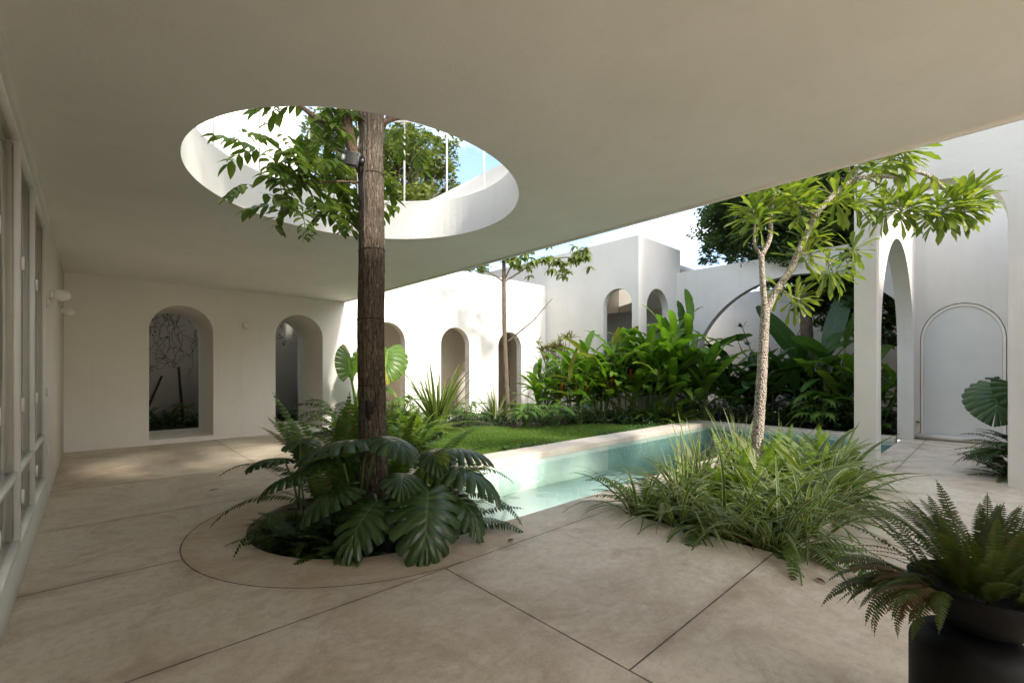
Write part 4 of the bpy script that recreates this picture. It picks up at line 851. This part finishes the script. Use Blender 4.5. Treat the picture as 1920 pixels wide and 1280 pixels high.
# slim tree with drooping leaf clusters
rng = np.random.RandomState(55)
st_ = empty('slim_tree', (7.45, 8.15, -.03), 'slim straight tree with drooping leaf clusters at the back of the lawn', 'tree')
m = MB(); tube(m, smooth_path([(7.45, 8.12, -.05), (7.40, 8.13, .9), (7.37, 8.17, 2.2), (7.36, 8.18, 3.2), (7.36, 8.18, 3.7), (7.36, 8.2, 4.3)], 40), np.linspace(.066, .042, 40), 12, wob=.04, rng=rng); m.build('trunk', M['greybark'], st_)
tips = []
for p in [((7.36, 8.18, 3.42), (7.6, 7.98, 3.62), (7.85, 7.75, 3.85), (8.1, 7.5, 4.05)), ((7.36, 8.18, 3.42), (7.45, 8.1, 3.7), (7.6, 7.95, 4.1)), ((7.36, 8.18, 3.42), (7.15, 8.35, 3.6), (6.9, 8.6, 3.75)), ((7.85, 7.75, 3.85), (8.3, 7.3, 4.0), (8.65, 6.98, 4.02)), ((7.36, 8.2, 4.2), (7.0, 8.1, 4.5), (6.5, 8.0, 4.7)), ((7.36, 8.2, 4.2), (7.5, 8.4, 4.7), (7.4, 8.5, 5.1))]:
    m = MB(); tube(m, smooth_path(p, 14), np.linspace(.022, .010, 14), 8); m.build('limb', M['greybark'], st_)
m = MB(); tube(m, smooth_path([(7.40, 8.13, 1.95), (7.62, 7.92, 2.2), (7.88, 7.66, 2.5), (8.0, 7.52, 2.72), (8.2, 7.35, 3.02)], 20), np.linspace(.022, .006, 20), 7, wob=.15, rng=rng)
for q in [((7.88, 7.66, 2.5), (7.92, 7.64, 2.62)), ((7.78, 7.76, 2.38), (7.8, 7.76, 2.52)), ((8.02, 7.5, 2.76), (8.1, 7.46, 2.78))]: tube(m, q, [.006, .003], 5)
m.build('bare_branch', M['brownstem'], st_)
m = MB()
def umbrella(p, n, L):
    for i in range(n): blade(m, p, 2*PI*i/n+rng.uniform(-.2, .2), rng.uniform(-.9, .1), L*rng.uniform(.8, 1.15), L*.36, 'ovate', rng.uniform(.5, 1.0), .2, 6, rng.uniform(-.3, .3))
for c, n, s in [((7.6, 7.95, 4.0), 9, .2), ((7.95, 7.65, 3.98), 10, .2), ((8.25, 7.35, 3.98), 9, .18), ((8.6, 7.02, 3.98), 12, .18), ((8.75, 6.9, 4.08), 7, .12), ((7.3, 8.1, 4.1), 8, .2), ((6.9, 8.5, 4.25), 9, .25), ((8.35, 7.2, 3.72), 4, .1), ((6.5, 8.0, 4.8), 14, .3), ((6.1, 7.9, 4.6), 12, .3), ((7.4, 8.4, 5.0), 16, .35), ((8.1, 7.6, 4.4), 8, .2)]:
    for _ in range(n): umbrella(np.array(c)+rng.normal(0, s, 3)*(1, 1, .6), rng.randint(6, 9), .21)
m.build('leaves', M['umbrella'], st_)
# narrow leaved bush at the wall corner
m = MB()
for _ in range(26):
    p = np.array((9.35, 8.25, .3)); q = p + np.array((rng.normal(0, .22), rng.normal(0, .22), rng.uniform(1.2, 1.85))); tube(m, smooth_path([p, (p+q)/2+rng.normal(0, .06, 3), q], 8), [.008]*8, 5, mi=1)
    clump(m, q, 12, .26, .045, rng, (.1, 1.4), (.3, 1.0), 'lance', .02, .2, 5)
top('bush', m, [M['croton'], M['brownstem']], 'narrow leaved yellowish bush in the corner of the two white walls', 'bush', loc=(9.35, 8.25, 0), smooth=True)

# ---------------- tall heliconia clumps, each plant with leaves, stems and hanging red flowers
rng = np.random.RandomState(66)
def heliconia(base, H, nst, label, mt='helic', L=(.6, .95), W=.17, flowers=(), lean=.28, spread=.28, group='tall leafy clumps along the loggia', upright=.5):
    t = plant('heliconia', (*base, -.03), label, 'plant', group); lf = MB(); sm = MB()
    for k in range(nst):
        a = rng.uniform(0, 2*PI); b0 = np.array((base[0]+spread*rng.rand()*math.cos(a), base[1]+spread*rng.rand()*math.sin(a), -.03))
        h = H*rng.uniform(.55, 1.0); ln = lean*rng.uniform(.3, 1.3); tip = b0+np.array((math.cos(a)*ln*h, math.sin(a)*ln*h, h*.8))
        S_ = smooth_path([b0, b0*.5+tip*.5+np.array((0, 0, h*.06)), tip], 12); tube(sm, S_, np.linspace(.014, .007, 12), 6)
        nl = rng.randint(4, 7); ph = rng.uniform(0, 2*PI)
        for i in range(nl):
            f = .45+.55*i/max(1, nl-1); p = S_[min(11, int(f*11))]; aa = ph + (i % 2)*PI + rng.uniform(-.5, .5)
            e = rng.uniform(.2, .9)+upright*f*.7; l_ = rng.uniform(*L); pe = .18*l_
            q = p+np.array((math.cos(aa)*math.cos(e), math.sin(aa)*math.cos(e), math.sin(e)))*pe; tube(sm, [p, q], [.006, .005], 5, cap=False)
            blade(lf, q, aa, e, l_, W*rng.uniform(.75, 1.2), 'banana', rng.uniform(.4, 1.5), rng.uniform(.12, .3), 10, rng.uniform(-.5, .5), wave=.04)
    lf.build('leaves', M[mt], t); sm.build('stems', M['stem'], t)
    for fx, fy, fz, fl_ in flowers:
        m = MB(); tube(m, [(fx, fy, fz), (fx, fy, fz-fl_)], [.006, .004], 5)
        for q in range(int(fl_/.035)):
            z = fz-.02-q*.035; sg = 1 if q % 2 else -1; l_ = .075*(1-.5*q*.035/fl_)
            blade(m, (fx, fy, z), az_of(sg, -.3), -.1, l_, .03, 'lance', -.4, .5, 5)
        m.build('flower', M['redflower'], t)
HL = [((8.55, 7.75), 1.55, 12, 'leftmost leafy clump beside the slim trunk with arching leaves', (.55, .8), .13, [(8.32, 7.15, 1.0, .35)]),
      ((8.95, 7.2), 1.75, 13, 'leafy clump with hanging red flowers, second from the slim trunk', (.6, .85), .13, [(8.6, 6.95, .95, .40), (8.75, 6.75, 1.0, .3)]),
      ((9.25, 6.75), 1.9, 13, 'leafy clump with red flowers in front of the first loggia window', (.6, .9), .14, [(9.05, 6.45, 1.05, .38), (9.15, 6.3, 1.1, .42)]),
      ((9.75, 7.15), 2.25, 10, 'tall leafy clump reaching up the first loggia window', (.75, 1.0), .19, []),
      ((9.75, 6.35), 2.1, 12, 'bright leafy clump in front of the loggia corner', (.7, 1.0), .17, [(9.5, 6.0, 1.3, .25)]),
      ((10.15, 5.95), 2.55, 10, 'tall bright leafy clump before the second loggia window', (.8, 1.1), .20, []),
      ((10.55, 5.65), 2.2, 10, 'leafy clump right of the second loggia window', (.8, 1.1), .20, []),
      ((11.05, 5.6), 2.9, 8, 'tallest leafy clump with a big upright leaf by the loggia wall', (.9, 1.3), .27, []),
      ((11.3, 5.0), 2.0, 10, 'leafy clump at the left foot of the huge arch', (.8, 1.1), .22, [])]
for b, H_, n_, lb, L_, W_h, fl_ in HL: heliconia(b, H_, int(n_*1.3), lb, 'helic', L_, W_h, fl_)
heliconia((11.5, 4.3), 1.5, 10, 'dark leafy clump in front of the huge arch opening', 'helic_dark', (.7, 1.0), .24)
heliconia((11.7, 3.6), 1.4, 9, 'dark leafy clump just left of the forked trunk', 'helic_dark', (.7, 1.0), .24)
heliconia((12.1, 2.9), 1.9, 9, 'dark leafy clump right of the forked trunk', 'helic_dark', (.7, 1.0), .24)
heliconia((11.7, 1.75), 1.6, 9, 'leafy clump seen through the slender side arch', 'helic', (.6, .9), .2, spread=.2)
heliconia((11.9, 2.2), 1.8, 9, 'leafy clump hidden partly by the pillar', 'helic', (.7, 1.0), .22)
# banana-like plants with single large leaves as parts
def banana(base, leaves, label, mt='banana', r0=.03):
    t = plant('banana_plant', (*base, -.03), label, 'plant', 'large leaved banana plants')
    for A, az, el, L, W, dr, rl in leaves:
        m = MB(); blade(m, A, az, el, L, W, 'banana', dr, .14, 16, rl, wave=.03); m.build('leaf', M[mt], t)
        m = MB(); petiole(m, (*base, -.03), A, r0, .012, .04); m.build('stem', M['stem'], t)
banana((11.2, 5.3), [((10.95, 5.35, 1.85), az_of(-.12, .3), 1.5, 1.25, .38, .35, .15), ((11.3, 5.0, 1.7), az_of(1, .1), .55, 1.35, .30, .5, -.7), ((10.9, 5.45, 1.7), az_of(-.5, -.1), 1.2, 1.1, .34, .5, 0), ((11.25, 5.2, 1.55), az_of(.6, -.6), .8, 1.0, .36, 1.2, .2)], 'banana plant with one tall upright leaf left of the huge arch')
banana((11.9, 2.45), [((11.55, 2.5, 1.55), az_of(-.9, -.35), .55, 1.15, .30, .45, .5), ((11.7, 2.3, 1.45), az_of(-.8, -.6), .25, 1.05, .24, .55, .2), ((11.6, 2.6, 1.35), az_of(-1, .1), .1, 1.1, .24, .6, .1), ((11.75, 2.2, 1.75), az_of(.1, -.3), 1.35, .9, .30, .3, .2), ((11.6, 2.2, 1.25), az_of(.1, -1), -.2, .7, .30, 1.2, .0), ((11.7, 2.6, 1.6), az_of(.7, -.2), .7, .9, .28, .9, .3), ((11.55, 2.5, 1.1), az_of(-.9, -.5), .0, 1.0, .22, .7, .1)], 'banana plant with glossy arching leaves left of the pillar')
banana((12.6, 3.1), [((12.35, 3.0, 1.3), az_of(-.75, .1), .95, 1.9, .42, .1, .9), ((12.5, 2.7, 1.6), az_of(.35, .1), 1.25, 1.9, .42, .2, .6), ((12.3, 2.8, 1.6), az_of(.9, 0), .9, 1.5, .4, .4, .3)], 'dark banana plant with big slanting leaves in the shade behind', 'helic_dark', .05)
banana((11.9, 3.9), [((11.7, 3.8, 1.25), az_of(-1, .1), .5, .95, .34, 1.3, .2), ((11.8, 3.7, 1.3), az_of(.9, -.3), .5, 1.0, .34, 1.4, 0), ((11.6, 4.0, 1.0), az_of(-.6, -.8), .2, .8, .32, 1.0, 0)], 'banana plant with drooping leaves behind the forked trunk', 'helic_dark')
# bare shrub in front of the shaded wall
bs = MB()
for pts in [[(12.3, 3.9, -.03), (12.25, 3.95, .9), (12.1, 4.1, 1.5), (12.0, 4.25, 2.0), (11.95, 4.35, 2.35)], [(12.3, 3.9, .6), (12.4, 3.8, 1.4), (12.3, 3.9, 2.0), (12.2, 4.0, 2.5)], [(12.25, 3.95, .9), (12.5, 3.7, 1.5), (12.55, 3.6, 2.3)], [(12.1, 4.1, 1.5), (11.9, 4.3, 1.7), (11.8, 4.4, 2.0)], [(12.4, 3.8, 1.4), (12.6, 3.5, 1.8), (12.8, 3.3, 2.3)]]:
    tube(bs, smooth_path(pts, 20), np.linspace(.022, .008, 20), 7, wob=.1, rng=rng)
for p in [(11.95, 4.35, 2.35), (11.8, 4.4, 2.0), (12.0, 4.25, 1.9)]: clump(bs, p, 8, .2, .06, rng, (.2, 1.3), (.3, .9), 'lance', .02, .2, 5, mi=1)
top('bare_shrub', bs, [M['brownstem'], M['helic_dark']], 'nearly bare shrub with thin crooked stems before the shaded wall', 'shrub', loc=(12.3, 3.9, -.03), smooth=True)

# ---------------- alcove beside the door
rng = np.random.RandomState(77)
al = plant('elephant_ear', (8.35, -.28, -.05), 'dark elephant ear plant beside the door, half hidden by the right wall', 'plant')
for A, az, el, L, W, dr, rl in [((8.28, -.02, 1.05), az_of(-.8, -.6), -.62, .50, .66, .3, -.25), ((8.2, -.13, 1.10), az_of(.2, -.8), -1.0, .46, .5, .2, .2), ((8.5, -.35, 1.2), az_of(.8, -.2), -.2, .5, .55, .7, 0)]:
    m = MB(); big_leaf(m, A, az, el, L, W, 9, .04, dr, rl, wave=.025, lob=.06); m.build('leaf', M['ear_dark'], al)
    m = MB(); petiole(m, (8.35, -.28, -.05), A, .022, .01, .08); m.build('stem', M['stem'], al)
for (x, y), lb, nf in [((8.0, -.20), 'dark fern at the right wall edge before the door', 40), ((8.5, -.28), 'dark fern further inside beside the door', 26)]:
    m = MB(); fern(m, (x, y, -.05), nf, .62, rng, (.2, 1.3), (.7, 1.6), .07, 26, None, .1); fern(m, (x, y, .28), 30, .58, rng, (.1, 1.0), (.7, 1.6), .09, 24, (1.2, 3.9), .08); top('fern', m, M['fern_dark'], lb, 'fern', 'ferns beside the door', loc=(x, y, -.05), smooth=True)

# ---------------- patio behind the left arches
rng = np.random.RandomState(88)
for k, (x0, lb) in enumerate([(.75, 'leaning dark stake in the patio behind the first arch'), (1.55, 'upright dark stake in the patio behind the first arch')]):
    m = MB(); tube(m, [(x0, 12.6, 0), (x0+(.42 if k == 0 else -.08), 12.7, 1.15+.2*k)], [.03, .022], 8, wob=.1, rng=rng); top('stake', m, M['soil'], lb, 'stake', 'stakes in the patio', loc=(x0, 12.6, .0))
vn = MB()
for k in range(16):
    x = rng.uniform(.5, 2.1); z = 3.1; pts = [(x, 12.97, z)]
    for _ in range(16): x += rng.uniform(-.07, .07); z -= rng.uniform(.05, .17); pts.append((x, 12.97, z))
    tube(vn, smooth_path(pts, 50), np.linspace(.006, .0025, 50), 5, wob=.2, rng=rng)
    for q in pts[1:]:
        if rng.rand() < .5: tube(vn, [q, (q[0]+rng.uniform(-.25, .25), 12.97, q[2]+rng.uniform(-.1, .25))], [.005, .003], 4)
for _ in range(5):
    x = rng.uniform(3.6, 4.0); z = 3.2; pts = [(x, 12.97, z)]
    for _ in range(4): x += rng.uniform(-.08, .14); z -= rng.uniform(.1, .25); pts.append((x, 12.97, z))
    tube(vn, smooth_path(pts, 24), np.linspace(.01, .004, 24), 5)
for _ in range(26): scatter_leaves(vn, (rng.uniform(.4, 2.3) if rng.rand() < .7 else rng.uniform(3.5, 4.1), 12.93, rng.uniform(1.9, 2.9)), 4, .1, .07, rng, 1, mi=1)
top('climbing_vine', vn, [M['brownstem'], M['cover_dark']], 'bare brown vine stems climbing the grey wall behind the first arch', 'vine', loc=(1.2, 12.97, .06))
m = MB()
for _ in range(40): scatter_leaves(m, (rng.uniform(.2, 4.0), 12.75, 2.95+rng.uniform(0, .25)), 60, .3, .12, rng, .5)
top('overhanging_foliage', m, M['crown_dark'], 'dark foliage hanging over the patio wall behind the left arches', 'foliage', kind='stuff', smooth=True)
for (x, y), lb in [((.7, 12.1), 'dark fern at the left in the patio behind the first arch'), ((1.2, 12.4), 'dark fern at the middle in the patio behind the first arch')]:
    m = MB(); fern(m, (x, y, .05), 20, .75, rng, (.5, 1.3), (.6, 1.3), .07, 22, None, .1); top('fern', m, M['fern_dark'], lb, 'fern', 'ferns in the patio', loc=(x, y, .05), smooth=True)
lobed((1.75, 11.95), 12, .28, 'light leaved plant at the right in the patio behind the first arch', 'cover', rng)
m = MB(); 
for _ in range(60): scatter_leaves(m, (rng.uniform(.2, 4.0), rng.uniform(11.7, 12.6), .15), 30, .22, .09, rng, .6)
top('undergrowth', m, M['cover_dark'], 'dark undergrowth on the patio floor behind the two left arches', 'undergrowth', kind='stuff', smooth=True)

# ---------------- trees beyond the walls
def garden_tree(base, H, crown, ncl, nlf, mt, label, seed, lsize=.13, rc=.6, trunk_r=.14, bk='greybark'):
    rg = np.random.RandomState(seed); t = empty('garden_tree', (*base, -.06), label, 'tree', 'trees beyond the walls'); b0 = np.array((*base, -.1)); cx_, cy_, cz_, ax, ay, az_ = crown
    m = MB(); top_ = np.array((cx_, cy_, cz_-az_*.2)); tube(m, smooth_path([b0, b0*.5+top_*.5+rg.normal(0, .15, 3), top_], 24), np.linspace(trunk_r, trunk_r*.45, 24), 10, wob=.06, rng=rg); m.build('trunk', M[bk], t)
    lb_ = MB(); cr = MB()
    for k in range(ncl):
        q = rg.normal(0, 1, 3); q /= np.linalg.norm(q); q *= rg.uniform(.45, 1)**.6; c = np.array((cx_+q[0]*ax, cy_+q[1]*ay, cz_+q[2]*az_))
        s0 = top_ + (b0-top_)*rg.uniform(0, .3); tube(lb_, smooth_path([s0, (s0+c)/2+rg.normal(0, .2, 3), c], 10), np.linspace(trunk_r*.28, .012, 10), 5, cap=False)
        for _ in range(4): scatter_leaves(cr, c+rg.normal(0, rc*.55, 3)*(1, 1, .7), nlf//4, rc*rg.uniform(.35, .7), lsize, rg, .7)
    lb_.build('limbs', M[bk], t); cr.build('crown', M[mt], t)
garden_tree((7.3, 14.0), 8, (7.2, 13.6, 6.9, 3.0, 1.8, 2.7), 120, 300, 'crown_light', 'light green tree behind the back wall, seen through the round opening', 101, .15, .55)
garden_tree((3.2, 16.0), 8, (3.4, 16.0, 7.5, 2.6, 2.0, 2.4), 80, 260, 'crown_light', 'light green tree further left behind the upper wall', 102, .16, .6)
garden_tree((11.5, 17), 8, (11.3, 16.5, 7.4, 2.2, 2.0, 2.0), 50, 240, 'crown_light', 'loose light green tree behind the loggia', 105, .16, .55)
garden_tree((13.6, 3.3), 9, (13.4, 3.4, 5.5, 1.4, 2.5, 1.9), 150, 420, 'crown_dark', 'large dark tree behind the huge arch wall', 103, .12, .5, .18)
garden_tree((14.2, 2.4), 5, (13.9, 2.3, 3.6, .9, 1.3, 1.9), 60, 320, 'crown_dark', 'dark bushy tree behind the pillar and forked tree', 104, .15, .45)

# ---------------- a few fallen leaves on the paving
rng = np.random.RandomState(99)
for x, y in [(3.2, .75), (4.2, .55), (5.2, .3), (.9, 5.6), (2.2, 6.1), (6.3, .35), (4.9, .62), (2.3, 2.45)]:
    m = MB(); blade(m, (x, y, .006), rng.uniform(0, 6), .12, rng.uniform(.06, .11), rng.uniform(.022, .035), 'ovate', .25, .35, 6)
    top('fallen_leaf', m, M['drybrown'], 'small dry brown leaf lying on the paving', 'fallen leaf', 'dry leaves fallen on the paving', loc=(x, y, 0), smooth=True)
